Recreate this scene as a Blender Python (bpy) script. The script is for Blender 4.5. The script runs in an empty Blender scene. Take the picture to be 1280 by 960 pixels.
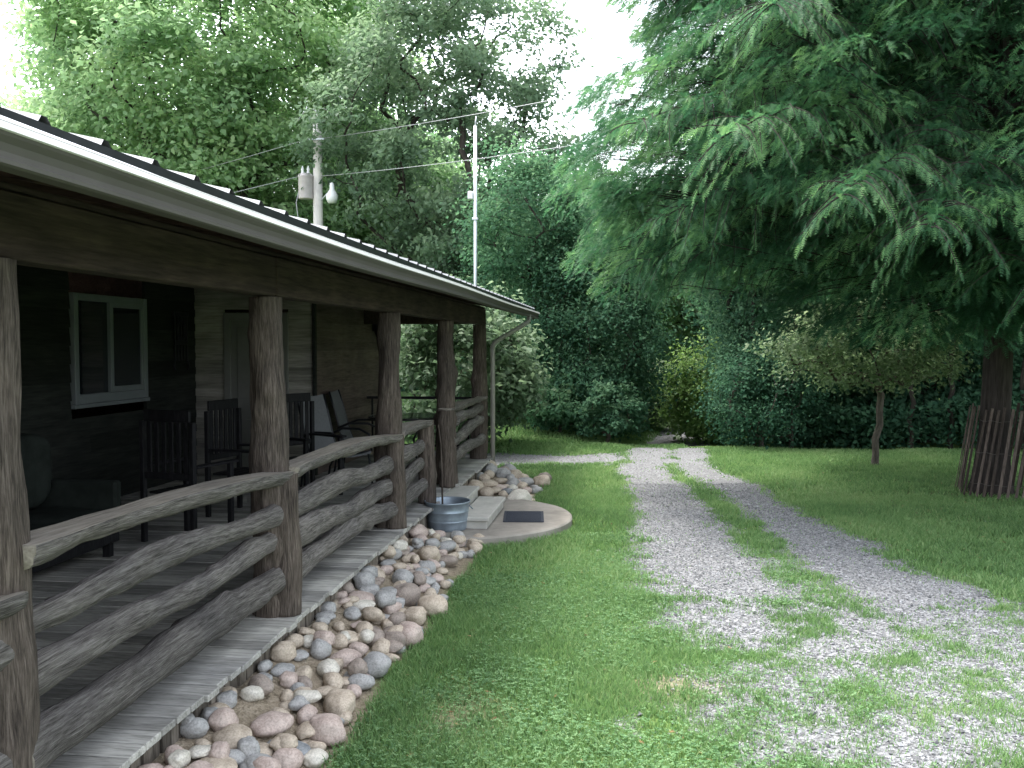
import bpy, math, random
import numpy as np
from mathutils import Vector, Matrix
R = math.radians
rng = np.random.default_rng(11)
random.seed(11)
sc = bpy.context.scene
COL = sc.collection

# ------------------------------------------------------------------ noise
def _h(ix, iy, iz, s):
    n = (ix * 374761393 + iy * 668265263 + iz * 2147483647 + s * 974634533) & 0xFFFFFFFF
    n = ((n ^ (n >> 13)) * 1274126177) & 0xFFFFFFFF
    n = ((n ^ (n >> 16)) * 2246822519) & 0xFFFFFFFF
    return ((n ^ (n >> 15)) & 0xFFFFFF) / float(0xFFFFFF)

def vn(p, s=0):
    p = np.asarray(p, float)
    if p.shape[-1] == 2:
        p = np.concatenate([p, np.zeros(p.shape[:-1] + (1,))], -1)
    i = np.floor(p).astype(np.int64); f = p - i; f = f * f * (3 - 2 * f)
    out = 0
    for a in (0, 1):
        for b in (0, 1):
            for c in (0, 1):
                w = (f[..., 0] if a else 1 - f[..., 0]) * (f[..., 1] if b else 1 - f[..., 1]) * (f[..., 2] if c else 1 - f[..., 2])
                out = out + w * _h(i[..., 0] + a, i[..., 1] + b, i[..., 2] + c, s)
    return out

def fbm(p, s=0, o=4):
    p = np.asarray(p, float); t = 0; a = .5; n = 0
    for k in range(o):
        t = t + a * vn(p * 2 ** k + 17.3 * k, s + k); n += a; a *= .5
    return t / n

def sstep(a, b, x):
    t = np.clip((x - a) / (b - a), 0, 1)
    return t * t * (3 - 2 * t)

# ------------------------------------------------------------------ object helpers
def tag(o, label=None, cat=None, group=None, kind=None):
    if label: o['label'] = label
    if cat: o['category'] = cat
    if group: o['group'] = group
    if kind: o['kind'] = kind
    return o

def empty(name, loc=(0, 0, 0), rz=0, label=None, cat=None, group=None):
    o = bpy.data.objects.new(name, None); COL.objects.link(o)
    o.empty_display_size = .2
    o.location = loc; o.rotation_euler = (0, 0, rz)
    return tag(o, label, cat, group)

def mk(name, V, F, mat, parent=None, smooth=True, pattr=None, fmat=None):
    """V Nx3, F a list of (M,k) int arrays; pattr {name: N floats or Nx3}; fmat: material index per face."""
    V = np.asarray(V, np.float32)
    if not isinstance(F, (list, tuple)): F = [F]
    F = [np.asarray(f, np.int32) for f in F if len(f)]
    me = bpy.data.meshes.new(name)
    me.vertices.add(len(V)); me.vertices.foreach_set('co', V.ravel())
    tot = np.concatenate([np.full(len(f), f.shape[1], np.int32) for f in F])
    idx = np.concatenate([f.ravel() for f in F])
    st = np.concatenate([[0], np.cumsum(tot)[:-1]]).astype(np.int32)
    me.loops.add(len(idx)); me.loops.foreach_set('vertex_index', idx)
    me.polygons.add(len(tot)); me.polygons.foreach_set('loop_start', st); me.polygons.foreach_set('loop_total', tot)
    me.polygons.foreach_set('use_smooth', np.full(len(tot), bool(smooth)))
    if fmat is not None: me.polygons.foreach_set('material_index', np.asarray(fmat, np.int32))
    for k, a in (pattr or {}).items():
        a = np.asarray(a, np.float32)
        if a.ndim == 1:
            me.attributes.new(k, 'FLOAT', 'POINT').data.foreach_set('value', a)
        else:
            me.attributes.new(k, 'FLOAT_VECTOR', 'POINT').data.foreach_set('vector', a.ravel())
    me.update(calc_edges=True)
    for m in (mat if isinstance(mat, (list, tuple)) else [mat]): me.materials.append(m)
    o = bpy.data.objects.new(name, me); COL.objects.link(o)
    if parent: o.parent = parent
    return o

class MB:
    def __init__(s): s.V = []; s.F = {}; s.n = 0; s.T = []; s.B = []
    def add(s, V, F, tint=0.5, bark=None):
        V = np.asarray(V, float)
        for f in (F if isinstance(F, list) else [F]):
            f = np.asarray(f, int)
            if len(f): s.F.setdefault(f.shape[1], []).append(f + s.n)
        s.V.append(V); s.n += len(V)
        s.T.append(np.full(len(V), tint) if np.isscalar(tint) else np.asarray(tint, float))
        s.B.append(V if bark is None else bark)
        return s
    def box(s, x0, x1, y0, y1, z0, z1, tint=.5, bev=0.0, M=None):
        x0, x1 = min(x0, x1), max(x0, x1); y0, y1 = min(y0, y1), max(y0, y1); z0, z1 = min(z0, z1), max(z0, z1)
        b = min(bev, (x1 - x0) * .45, (y1 - y0) * .45, (z1 - z0) * .45)
        if b <= 0:
            V = np.array([(x, y, z) for z in (z0, z1) for y in (y0, y1) for x in (x0, x1)], float)
            F = [np.array([(0, 2, 3, 1), (4, 5, 7, 6), (0, 1, 5, 4), (2, 6, 7, 3), (0, 4, 6, 2), (1, 3, 7, 5)])]
        else:
            L = []
            V = []
            for z, zi in ((z0, 1), (z1, -1)):
                for y, yi in ((y0, 1), (y1, -1)):
                    for x, xi in ((x0, 1), (x1, -1)):
                        V += [(x, y + yi * b, z + zi * b), (x + xi * b, y, z + zi * b), (x + xi * b, y + yi * b, z)]
            V = np.array(V, float)
            def c(k, a): return 3 * k + a
            q = []
            fa = [((0, 2, 6, 4), 0), ((1, 5, 7, 3), 0), ((0, 4, 5, 1), 1), ((2, 3, 7, 6), 1), ((0, 1, 3, 2), 2), ((4, 6, 7, 5), 2)]
            for ks, a in fa: q.append([c(k, a) for k in ks])
            ed = [(0, 1, 1, 2), (2, 3, 1, 2), (4, 5, 1, 2), (6, 7, 1, 2), (0, 2, 0, 2), (1, 3, 0, 2), (4, 6, 0, 2), (5, 7, 0, 2), (0, 4, 0, 1), (1, 5, 0, 1), (2, 6, 0, 1), (3, 7, 0, 1)]
            for k, l, a, bb in ed: q.append([c(k, a), c(l, a), c(l, bb), c(k, bb)])
            t = [[c(k, 0), c(k, 1), c(k, 2)] for k in range(8)]
            F = [np.array(q), np.array(t)]
        if M is not None:
            V = (np.c_[V, np.ones(len(V))] @ np.array(M).T)[:, :3]
        return s.add(V, F, tint)
    def bar(s, p, q, w, h, tint=.5, bev=0.0):
        """box beam from p to q, w across, h in height"""
        p = np.array(p, float); q = np.array(q, float); d = q - p; L = np.linalg.norm(d); d /= L
        up = np.array((0, 0, 1.)) if abs(d[2]) < .95 else np.array((1., 0, 0))
        x = np.cross(d, up); x /= np.linalg.norm(x); z = np.cross(x, d)
        M = np.eye(4); M[:3, 0] = x; M[:3, 1] = d; M[:3, 2] = z; M[:3, 3] = p
        return s.box(-w / 2, w / 2, 0, L, -h / 2, h / 2, tint, bev, M)
    def tube(s, P, r, n=8, tint=.5, cap=True, disp=None):
        V, F, B = tube(P, r, n, cap, disp)
        return s.add(V, F, tint, B)
    def build(s, name, mat, parent=None, smooth=False, bark=False):
        F = [np.concatenate(v) for v in s.F.values()]
        at = {'tint': np.concatenate(s.T)}
        if bark: at['bark'] = np.concatenate(s.B)
        o = mk(name, np.concatenate(s.V), F, mat, parent, smooth, at)
        return o

def tube(P, r, n=8, cap=True, disp=None):
    P = np.asarray(P, float); m = len(P)
    r = np.full(m, r) if np.isscalar(r) else np.asarray(r, float)
    T = np.gradient(P, axis=0); T /= np.linalg.norm(T, axis=1)[:, None] + 1e-12
    t0 = T[0]; a = np.array((0, 0, 1.)) if abs(t0[2]) < .9 else np.array((1., 0, 0))
    u = np.cross(t0, a); u /= np.linalg.norm(u); U = []
    for k in range(m):
        u = u - T[k] * (u @ T[k]); u /= np.linalg.norm(u) + 1e-12; U.append(u)
    U = np.array(U); W = np.cross(T, U)
    th = np.arange(n) * 2 * math.pi / n
    cs, sn = np.cos(th), np.sin(th)
    sl = np.concatenate([[0], np.cumsum(np.linalg.norm(np.diff(P, axis=0), axis=1))])
    B = np.stack([r[:, None] * cs, r[:, None] * sn, np.repeat(sl[:, None], n, 1)], -1)
    rr = np.repeat(r[:, None], n, 1)
    if disp is not None: rr = rr + disp(B, th, sl)
    V = P[:, None] + rr[..., None] * (U[:, None] * cs[None, :, None] + W[:, None] * sn[None, :, None])
    V = V.reshape(-1, 3); B = B.reshape(-1, 3)
    i = np.arange(m - 1)[:, None] * n; j = np.arange(n)[None]; k = (j + 1) % n
    F = [np.stack([i + j, i + k, i + n + k, i + n + j], -1).reshape(-1, 4)]
    if cap:
        c0 = len(V); V = np.vstack([V, P[0], P[-1]]); B = np.vstack([B, [0, 0, 0], [0, 0, sl[-1]]])
        jj = np.arange(n); kk = (jj + 1) % n
        F.append(np.vstack([np.stack([kk, jj, np.full(n, c0)], -1), np.stack([jj + (m - 1) * n, kk + (m - 1) * n, np.full(n, c0 + 1)], -1)]))
    return V, F, B

def lathe(prof, n=40):
    prof = np.array(prof, float); m = len(prof); th = np.arange(n) * 2 * math.pi / n
    V = np.stack([prof[:, 0:1] * np.cos(th), prof[:, 0:1] * np.sin(th), np.repeat(prof[:, 1:2], n, 1)], -1).reshape(-1, 3)
    i = np.arange(m - 1)[:, None] * n; j = np.arange(n)[None]; k = (j + 1) % n
    return V, [np.stack([i + j, i + k, i + n + k, i + n + j], -1).reshape(-1, 4)]

def dup(root):
    c = root.copy(); COL.objects.link(c)
    for ch in list(root.children):
        d = ch.copy(); COL.objects.link(d); d.parent = c
        for g in list(ch.children):
            e = g.copy(); COL.objects.link(e); e.parent = d
    return c

# ------------------------------------------------------------------ materials
def mat(name):
    m = bpy.data.materials.new(name); m.use_nodes = True
    nt = m.node_tree; nt.nodes.clear()
    out = nt.nodes.new('ShaderNodeOutputMaterial')
    return m, nt, out
def N(nt, t, **kw):
    n = nt.nodes.new(t)
    for k, v in kw.items():
        if k in n.inputs: n.inputs[k].default_value = v
        else: setattr(n, k, v)
    return n
def ramp(nt, stops, src=None):
    n = nt.nodes.new('ShaderNodeValToRGB'); e = n.color_ramp.elements
    while len(e) < len(stops): e.new(.5)
    for a, (p, c) in zip(e, stops):
        a.position = p; a.color = (*c, 1) if len(c) == 3 else c
    if src is not None: nt.links.new(src, n.inputs[0])
    return n
def attr(nt, name): return N(nt, 'ShaderNodeAttribute', attribute_name=name)
def mixc(nt, fac, a, b, mode='MIX'):
    n = nt.nodes.new('ShaderNodeMix'); n.data_type = 'RGBA'; n.blend_type = mode
    for s, i in ((fac, 0), (a, 6), (b, 7)):
        if hasattr(s, 'links'): nt.links.new(s, n.inputs[i])
        elif i == 0: n.inputs[0].default_value = s
        else: n.inputs[i].default_value = (*s, 1)
    return n.outputs[2]
def bump(nt, h, strength=.5, dist=.01, nrm=None):
    b = N(nt, 'ShaderNodeBump', Strength=strength, Distance=dist); nt.links.new(h, b.inputs['Height'])
    if nrm: nt.links.new(nrm, b.inputs['Normal'])
    return b.outputs[0]
def coords(nt, src, scale):
    mp = N(nt, 'ShaderNodeMapping'); mp.inputs['Scale'].default_value = scale
    nt.links.new(src, mp.inputs[0]); return mp.outputs[0]
def noise(nt, vec, scale, detail=4, rough=.6):
    n = N(nt, 'ShaderNodeTexNoise', Scale=scale, Detail=detail, Roughness=rough)
    nt.links.new(vec, n.inputs['Vector']); return n.outputs['Fac']
def principled(nt, out, col, rough=.8, spec=.3, metal=0., nrm=None):
    p = nt.nodes.new('ShaderNodeBsdfPrincipled')
    if hasattr(col, 'links'): nt.links.new(col, p.inputs['Base Color'])
    else: p.inputs['Base Color'].default_value = (*col, 1)
    if hasattr(rough, 'links'): nt.links.new(rough, p.inputs['Roughness'])
    else: p.inputs['Roughness'].default_value = rough
    p.inputs['Specular IOR Level'].default_value = spec
    p.inputs['Metallic'].default_value = metal
    if nrm: nt.links.new(nrm, p.inputs['Normal'])
    nt.links.new(p.outputs[0], out.inputs[0]); return p

def wood(name, c0, c1, c2, stretch=(1, 1, 1), scale=20, rough=.85, src='obj', bstr=.4, tintamt=.5, spec=.2):
    m, nt, out = mat(name)
    if src == 'bark': v = attr(nt, 'bark').outputs['Vector']
    else: v = N(nt, 'ShaderNodeTexCoord').outputs['Object']
    v = coords(nt, v, stretch)
    n1 = noise(nt, v, scale, 6, .65); n2 = noise(nt, v, scale * 3.3, 4, .6)
    big = noise(nt, N(nt, 'ShaderNodeTexCoord').outputs['Object'], 1.7, 3, .5)
    mm = N(nt, 'ShaderNodeMath', operation='MULTIPLY'); nt.links.new(n2, mm.inputs[0]); mm.inputs[1].default_value = .5
    ma = N(nt, 'ShaderNodeMath', operation='MULTIPLY_ADD'); nt.links.new(n1, ma.inputs[0]); ma.inputs[1].default_value = .5; nt.links.new(mm.outputs[0], ma.inputs[2])
    c = ramp(nt, [(.36, c0), (.5, c1), (.66, c2)], ma.outputs[0]).outputs[0]
    t = attr(nt, 'tint').outputs['Fac']
    mr = N(nt, 'ShaderNodeMapRange'); nt.links.new(t, mr.inputs[0])
    mr.inputs[3].default_value = 1 - tintamt; mr.inputs[4].default_value = 1 + tintamt
    hs = N(nt, 'ShaderNodeHueSaturation'); nt.links.new(c, hs.inputs['Color']); nt.links.new(mr.outputs[0], hs.inputs['Value'])
    bg = ramp(nt, [(.3, (.62, .62, .64)), (.7, (1.2, 1.18, 1.12))], big).outputs[0]
    c = mixc(nt, .8, hs.outputs[0], bg, 'MULTIPLY')
    ad = N(nt, 'ShaderNodeMath', operation='ADD'); nt.links.new(n1, ad.inputs[0]); nt.links.new(n2, ad.inputs[1])
    principled(nt, out, c, rough, spec, 0, bump(nt, ad.outputs[0], bstr, .012))
    return m

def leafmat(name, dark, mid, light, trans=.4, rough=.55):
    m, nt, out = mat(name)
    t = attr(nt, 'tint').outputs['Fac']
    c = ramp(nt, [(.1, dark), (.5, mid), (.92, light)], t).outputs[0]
    p = N(nt, 'ShaderNodeBsdfPrincipled', Roughness=rough); p.inputs['Specular IOR Level'].default_value = .25 if rough < .7 else .1
    nt.links.new(c, p.inputs['Base Color'])
    tr = N(nt, 'ShaderNodeBsdfTranslucent')
    hs = N(nt, 'ShaderNodeHueSaturation', Hue=.492, Saturation=1.05, Value=1.5); nt.links.new(c, hs.inputs['Color'])
    nt.links.new(hs.outputs[0], tr.inputs[0])
    mx = N(nt, 'ShaderNodeMixShader', Fac=trans)
    nt.links.new(p.outputs[0], mx.inputs[1]); nt.links.new(tr.outputs[0], mx.inputs[2]); nt.links.new(mx.outputs[0], out.inputs[0])
    return m

def plain(name, c, rough=.6, metal=0., spec=.4, nscale=8, namt=.35, bstr=.1):
    m, nt, out = mat(name)
    v = N(nt, 'ShaderNodeTexCoord').outputs['Object']
    n1 = noise(nt, v, nscale, 6, .65)
    g = ramp(nt, [(.25, (1 - namt,) * 3), (.75, (1 + namt,) * 3)], n1).outputs[0]
    cc = mixc(nt, 1., c, g, 'MULTIPLY')
    rr = N(nt, 'ShaderNodeMapRange'); nt.links.new(n1, rr.inputs[0]); rr.inputs[3].default_value = max(.05, rough - .12); rr.inputs[4].default_value = min(1, rough + .12)
    principled(nt, out, cc, rr.outputs[0], spec, metal, bump(nt, noise(nt, v, nscale * 7, 3), bstr, .004))
    return m

M = {}
M['bark_rail'] = wood('weathered_log', (.043, .039, .037), (.145, .134, .128), (.275, .26, .252), (1, 1, .06), 60, .9, 'bark', 1., .35)
M['bark_post'] = wood('post_log', (.03, .025, .022), (.095, .078, .067), (.19, .16, .14), (1, 1, .07), 55, .9, 'bark', 1., .3)
M['sawn'] = wood('sawn_face', (.17, .15, .125), (.28, .255, .22), (.38, .35, .31), (1, 1, .06), 30, .85, 'bark', .25, .25)
M['cut'] = wood('cut_end', (.14, .125, .105), (.22, .2, .17), (.3, .275, .235), (1, 1, 1), 20, .85, 'bark', .2, .2)
M['plank'] = wood('deck_plank', (.19, .19, .175), (.34, .335, .315), (.46, .455, .43), (.12, 1, 1), 26, .85, 'obj', .3, .3)
M['skirt'] = wood('skirt_board', (.08, .068, .055), (.17, .15, .125), (.26, .235, .2), (1, 1, .15), 25, .9, 'obj', .4, .5)
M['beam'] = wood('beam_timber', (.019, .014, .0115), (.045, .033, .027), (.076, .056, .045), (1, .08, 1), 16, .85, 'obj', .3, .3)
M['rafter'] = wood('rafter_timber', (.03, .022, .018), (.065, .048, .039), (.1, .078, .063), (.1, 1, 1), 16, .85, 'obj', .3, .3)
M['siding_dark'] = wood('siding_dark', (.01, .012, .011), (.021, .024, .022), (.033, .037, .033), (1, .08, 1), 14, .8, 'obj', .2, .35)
M['siding_grey'] = wood('siding_grey', (.17, .165, .15), (.27, .262, .24), (.36, .35, .32), (.08, 1, 1), 14, .8, 'obj', .2, .3)
M['siding_brown'] = wood('siding_brown', (.07, .053, .047), (.12, .094, .083), (.17, .138, .122), (1, .08, 1), 14, .75, 'obj', .2, .3)
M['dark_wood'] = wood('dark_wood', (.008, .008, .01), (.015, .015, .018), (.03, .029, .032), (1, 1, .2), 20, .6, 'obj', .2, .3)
M['paling'] = wood('paling_wood', (.05, .04, .036), (.1, .079, .069), (.165, .135, .12), (1, 1, .12), 30, .9, 'obj', .3, .5)
M['pole'] = wood('pole_wood', (.55, .53, .52), (.66, .64, .62), (.76, .74, .72), (1, 1, .1), 10, .85, 'obj', .2, .2)
M['trim'] = plain('white_trim', (.17, .19, .205), .5, 0, .4, 5, .12, .05)
M['gutter'] = plain('gutter_metal', (.085, .08, .072), .62, 0, .22, 4, .12, .03)
M['gutter_lip'] = plain('gutter_lip', (.6, .6, .58), .4, 0, .5, 6, .06, .03)  # pale tone paints the sky's reflection onto the lip
M['downspout'] = plain('downspout_metal', (.3, .29, .265), .45, .1, .5, 5, .12, .03)
M['roofing'] = plain('roof_metal', (.2, .21, .22), .4, .4, .5, 3, .15, .05)
M['flashing'] = plain('flashing', (.55, .58, .63), .32, .6, .5, 3, .15, .05)
M['black'] = plain('black_metal', (.012, .013, .016), .4, 0, .5, 12, .3, .05)
M['sling'] = plain('sling_mesh', (.15, .155, .165), .7, 0, .3, 40, .2, .2)
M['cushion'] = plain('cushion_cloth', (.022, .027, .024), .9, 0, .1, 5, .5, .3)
M['concrete'] = plain('concrete', (.25, .232, .205), .9, 0, .2, 2.2, .42, .45)
M['step'] = plain('step_paint', (.42, .41, .375), .8, 0, .25, 6, .2, .3)
M['mat'] = plain('rubber_mat', (.022, .028, .042), .7, 0, .3, 40, .3, .6)
M['soil'] = plain('wet_soil', (.03, .024, .018), .9, 0, .2, 20, .5, .8)
M['zinc'] = plain('galvanised', (.25, .3, .35), .42, .5, .5, 9, .3, .1)
M['steel_mast'] = plain('mast_steel', (.62, .66, .7), .4, .5, .5, 6, .12, .03)
M['transformer'] = plain('transformer_paint', (.5, .46, .47), .45, 0, .5, 5, .2, .05)
M['lampglass'] = plain('lamp_cover', (.75, .77, .78), .3, 0, .5, 5, .08, .02)
M['wire'] = plain('cable', (.34, .35, .36), .5, .3, .5, 5, .1, .02)
M['fence_wire'] = plain('fence_wire', (.1, .09, .085), .6, .5, .4, 5, .3, .02)
M['door'] = plain('door_paint', (.16, .165, .155), .55, 0, .35, 4, .15, .05)
M['ornament'] = plain('ornament_iron', (.01, .01, .016), .6, 0, .4, 10, .3, .1)
M['trunk_grey'] = wood('trunk_grey', (.04, .035, .03), (.1, .088, .075), (.18, .16, .14), (1, 1, .2), 14, .95, 'bark', .9, .2)
M['trunk_dark'] = wood('trunk_dark', (.02, .018, .016), (.05, .044, .038), (.09, .08, .07), (1, 1, .15), 16, .95, 'bark', .9, .2)
M['trunk_red'] = wood('trunk_red', (.018, .015, .014), (.04, .034, .032), (.07, .06, .056), (1, 1, .06), 22, .95, 'bark', .9, .2)
def glass():
    m, nt, out = mat('window_glass')
    principled(nt, out, (.01, .014, .018), .03, 1.0)
    return m
M['glass'] = glass()
def tableglass():
    m, nt, out = mat('table_top_glass'); principled(nt, out, (.1, .13, .13), .12, .8); return m
M['tableglass'] = tableglass()
M['leaf_maple'] = leafmat('leaf_maple', (.14, .24, .125), (.25, .39, .2), (.37, .5, .26), .52)
M['leaf_oak'] = leafmat('leaf_oak', (.08, .135, .085), (.15, .235, .14), (.23, .32, .19), .46)
M['leaf_wood'] = leafmat('leaf_wood', (.04, .105, .06), (.095, .2, .11), (.19, .32, .165), .4, .75)
M['leaf_dark'] = leafmat('leaf_dark', (.03, .084, .052), (.085, .18, .105), (.18, .3, .165), .4, .8)  # darker leaf base paints in the shade of the wood
M['leaf_pale'] = leafmat('leaf_pale', (.055, .1, .055), (.11, .18, .1), (.2, .28, .16), .38)
M['leaf_yellow'] = leafmat('leaf_yellow', (.09, .17, .055), (.17, .29, .09), (.28, .42, .14), .42)
M['leaf_small'] = leafmat('leaf_small', (.065, .11, .058), (.13, .2, .1), (.27, .36, .2), .42)
M['needle'] = leafmat('cypress_needle', (.023, .072, .037), (.053, .145, .072), (.155, .3, .115), .43)
M['grass'] = leafmat('grass_blade', (.085, .155, .06), (.155, .285, .105), (.28, .37, .17), .4, .6)
M['clover'] = leafmat('clover_leaf', (.08, .17, .075), (.14, .27, .115), (.22, .36, .17), .4, .6)

def stonemat(name, a, b, c):
    m, nt, out = mat(name)
    v = N(nt, 'ShaderNodeTexCoord').outputs['Object']
    n1 = noise(nt, v, 9, 5, .6); n2 = noise(nt, v, 90, 3, .7)
    col = ramp(nt, [(.3, a), (.5, b), (.72, c)], n1).outputs[0]
    sp = ramp(nt, [(.35, (.6, .6, .6)), (.6, (1.1, 1.1, 1.1))], n2).outputs[0]
    col = mixc(nt, .7, col, sp, 'MULTIPLY')
    principled(nt, out, col, .75, .3, 0, bump(nt, n2, .25, .004)); return m
STONES = {
    'grey': stonemat('stone_grey', (.19, .19, .19), (.34, .34, .33), (.38, .37, .36)),
    'tan': stonemat('stone_tan', (.28, .23, .17), (.46, .39, .31), (.52, .45, .36)),
    'pink': stonemat('stone_pink', (.3, .235, .205), (.45, .365, .32), (.52, .44, .39)),
    'white': stonemat('stone_white', (.42, .4, .34), (.56, .53, .46), (.66, .63, .56)),
    'brown': stonemat('stone_brown', (.15, .12, .1), (.29, .245, .21), (.32, .275, .24)),
    'slate': stonemat('stone_slate', (.11, .12, .13), (.22, .235, .245), (.26, .275, .285)),
}

def groundmat():
    m, nt, out = mat('ground_mix')
    v = N(nt, 'ShaderNodeTexCoord').outputs['Object']
    g = attr(nt, 'gravel').outputs['Fac']; dr = attr(nt, 'dirt').outputs['Fac']
    n1 = noise(nt, v, 3, 5, .6); n2 = noise(nt, v, 28, 5, .7)
    gr = ramp(nt, [(.3, (.05, .085, .025)), (.5, (.09, .16, .045)), (.72, (.16, .2, .075))], n2).outputs[0]
    gr2 = ramp(nt, [(.35, (.75, .85, .7)), (.65, (1.15, 1.1, 1.0))], n1).outputs[0]
    gr = mixc(nt, 1., gr, gr2, 'MULTIPLY')
    vo = N(nt, 'ShaderNodeTexVoronoi', Scale=55.); nt.links.new(v, vo.inputs['Vector'])
    bw = N(nt, 'ShaderNodeRGBToBW'); nt.links.new(vo.outputs['Color'], bw.inputs[0])
    gv = ramp(nt, [(.15, (.1, .102, .105)), (.5, (.19, .195, .203)), (.9, (.31, .317, .33))], bw.outputs[0]).outputs[0]
    gs = ramp(nt, [(.35, (.75, .74, .72)), (.65, (1.15, 1.15, 1.15))], n2).outputs[0]
    gv = mixc(nt, 1., gv, gs, 'MULTIPLY')
    di = ramp(nt, [(.3, (.16, .13, .09)), (.5, (.27, .225, .165)), (.7, (.36, .31, .24))], n2).outputs[0]
    ns = N(nt, 'ShaderNodeMath', operation='MULTIPLY_ADD'); nt.links.new(n2, ns.inputs[0]); ns.inputs[1].default_value = .9
    nt.links.new(g, ns.inputs[2])
    gm = ramp(nt, [(.62, (0, 0, 0)), (1.0, (1, 1, 1))], ns.outputs[0]).outputs[0]
    c = mixc(nt, gm, gr, gv); c = mixc(nt, dr, c, di)
    h = N(nt, 'ShaderNodeMath', operation='ADD'); nt.links.new(vo.outputs['Distance'], h.inputs[0]); nt.links.new(n2, h.inputs[1])
    principled(nt, out, c, .95, .15, 0, bump(nt, h.outputs[0], .7, .015)); return m
M['ground'] = groundmat()

# ------------------------------------------------------------------ world, sun, camera
SUN_EL, SUN_AZ = R(66), R(-48)      # azimuth clockwise from +Y: the sun stands high, ahead and a little to the left
w = bpy.data.worlds.new('World'); sc.world = w; w.use_nodes = True
nt = w.node_tree; bgn = nt.nodes['Background']
sky = N(nt, 'ShaderNodeTexSky', sky_type='NISHITA', sun_disc=False, sun_elevation=SUN_EL, sun_rotation=SUN_AZ, air_density=1.0, dust_density=3.5, ozone_density=1.0)
hs = N(nt, 'ShaderNodeHueSaturation', Saturation=.34, Value=5.8); nt.links.new(sky.outputs[0], hs.inputs['Color'])
nt.links.new(hs.outputs[0], bgn.inputs['Color']); bgn.inputs['Strength'].default_value = .15
sl = bpy.data.lights.new('Sun', 'SUN'); sl.energy = 3.4; sl.angle = R(9); sl.color = (1, .95, .86)
so = bpy.data.objects.new('Sun', sl); COL.objects.link(so)
sd = Vector((math.sin(SUN_AZ) * math.cos(SUN_EL), math.cos(SUN_AZ) * math.cos(SUN_EL), math.sin(SUN_EL)))
so.rotation_euler = sd.to_track_quat('Z', 'Y').to_euler(); so.location = sd * 60

cd = bpy.data.cameras.new('Camera'); co = bpy.data.objects.new('Camera', cd); COL.objects.link(co)
co.location = (0, 0, 2.08); co.rotation_euler = (R(90 - 2.44), 0, R(7.235))
cd.sensor_width = 36; cd.lens = 1150 / 1280 * 36; cd.clip_end = 600; cd.clip_start = .05
sc.camera = co
sc.view_settings.view_transform = 'Standard'; sc.view_settings.look = 'None'; sc.view_settings.exposure = 0; sc.view_settings.gamma = 1
try:
    sc.cycles.use_denoising = True; sc.cycles.denoiser = 'OPENIMAGEDENOISE'
    sc.cycles.max_bounces = 8; sc.cycles.diffuse_bounces = 4; sc.cycles.transmission_bounces = 5; sc.cycles.glossy_bounces = 3
    sc.cycles.sample_clamp_indirect = 8
except Exception: pass

# ------------------------------------------------------------------ ground, drive
LT = np.array([(0.95, 3.5), (.9, 5.2), (.84, 6.5), (.7, 8.4), (.62, 10.5), (.48, 12.7), (.25, 15.5), (.35, 17), (.55, 19.5), (.9, 24), (1.9, 32)])
RT = np.array([(2.75, 3.5), (2.6, 5.2), (2.5, 6.8), (2.34, 8.1), (2.08, 9.5), (1.8, 11.7), (1.52, 13.6), (1.1, 15.6), (1.1, 17), (1.3, 19.5), (1.7, 24), (2.7, 32)])
def gravel(x, y):
    p = np.stack([x, y], -1)
    n = fbm(p * 1.6, 3, 4) - .5; n2 = fbm(p * 5.5, 9, 3) - .5
    n3 = vn(p * 17, 12) - .5
    lw = np.interp(y, [3, 7, 10, 13, 16, 20], [1.0, .85, .68, .5, .5, .45]); rw = np.interp(y, [3, 7, 10, 13, 16, 20], [1.0, .8, .6, .46, .42, .38])
    a = np.exp(-((x - np.interp(y, LT[:, 1], LT[:, 0])) / lw) ** 2) * np.interp(y, [4.5, 6.5, 8.5], [.52, .62, 1.05])
    b = np.exp(-((x - np.interp(y, RT[:, 1], RT[:, 0])) / rw) ** 2) * np.interp(y, [4.5, 6.5, 8.5], [.52, .64, 1.0])
    # the worn, patchy part in front, where grass grows through the stones
    e = sstep(-.25, .7, x) * (1 - sstep(4.6, 6.2, x)) * (1 - sstep(7.8, 10.4, y + .5 * (x - 1))) * .57
    br = np.exp(-((y - (16.55 + .05 * (-x) + .02 * np.sin(x))) / .95) ** 2) * (1 - sstep(-.4, .6, x)) * 1.05
    jn = np.exp(-(((x - .6) / .9) ** 2 + ((y - 16.6) / .75) ** 2)) * .95
    near = np.interp(y, [8, 13], [1, .8])
    g = np.maximum.reduce([a, b, e, br, jn]) + n * .5 + n2 * .5 * near + n3 * .28 * near
    g = sstep(.2, .85, g)
    fade = (1 - sstep(18.6, 19.6, y) * (1 - sstep(22.5, 23.5, y))) * (1 - sstep(30, 34, y))
    return g * fade
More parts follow.
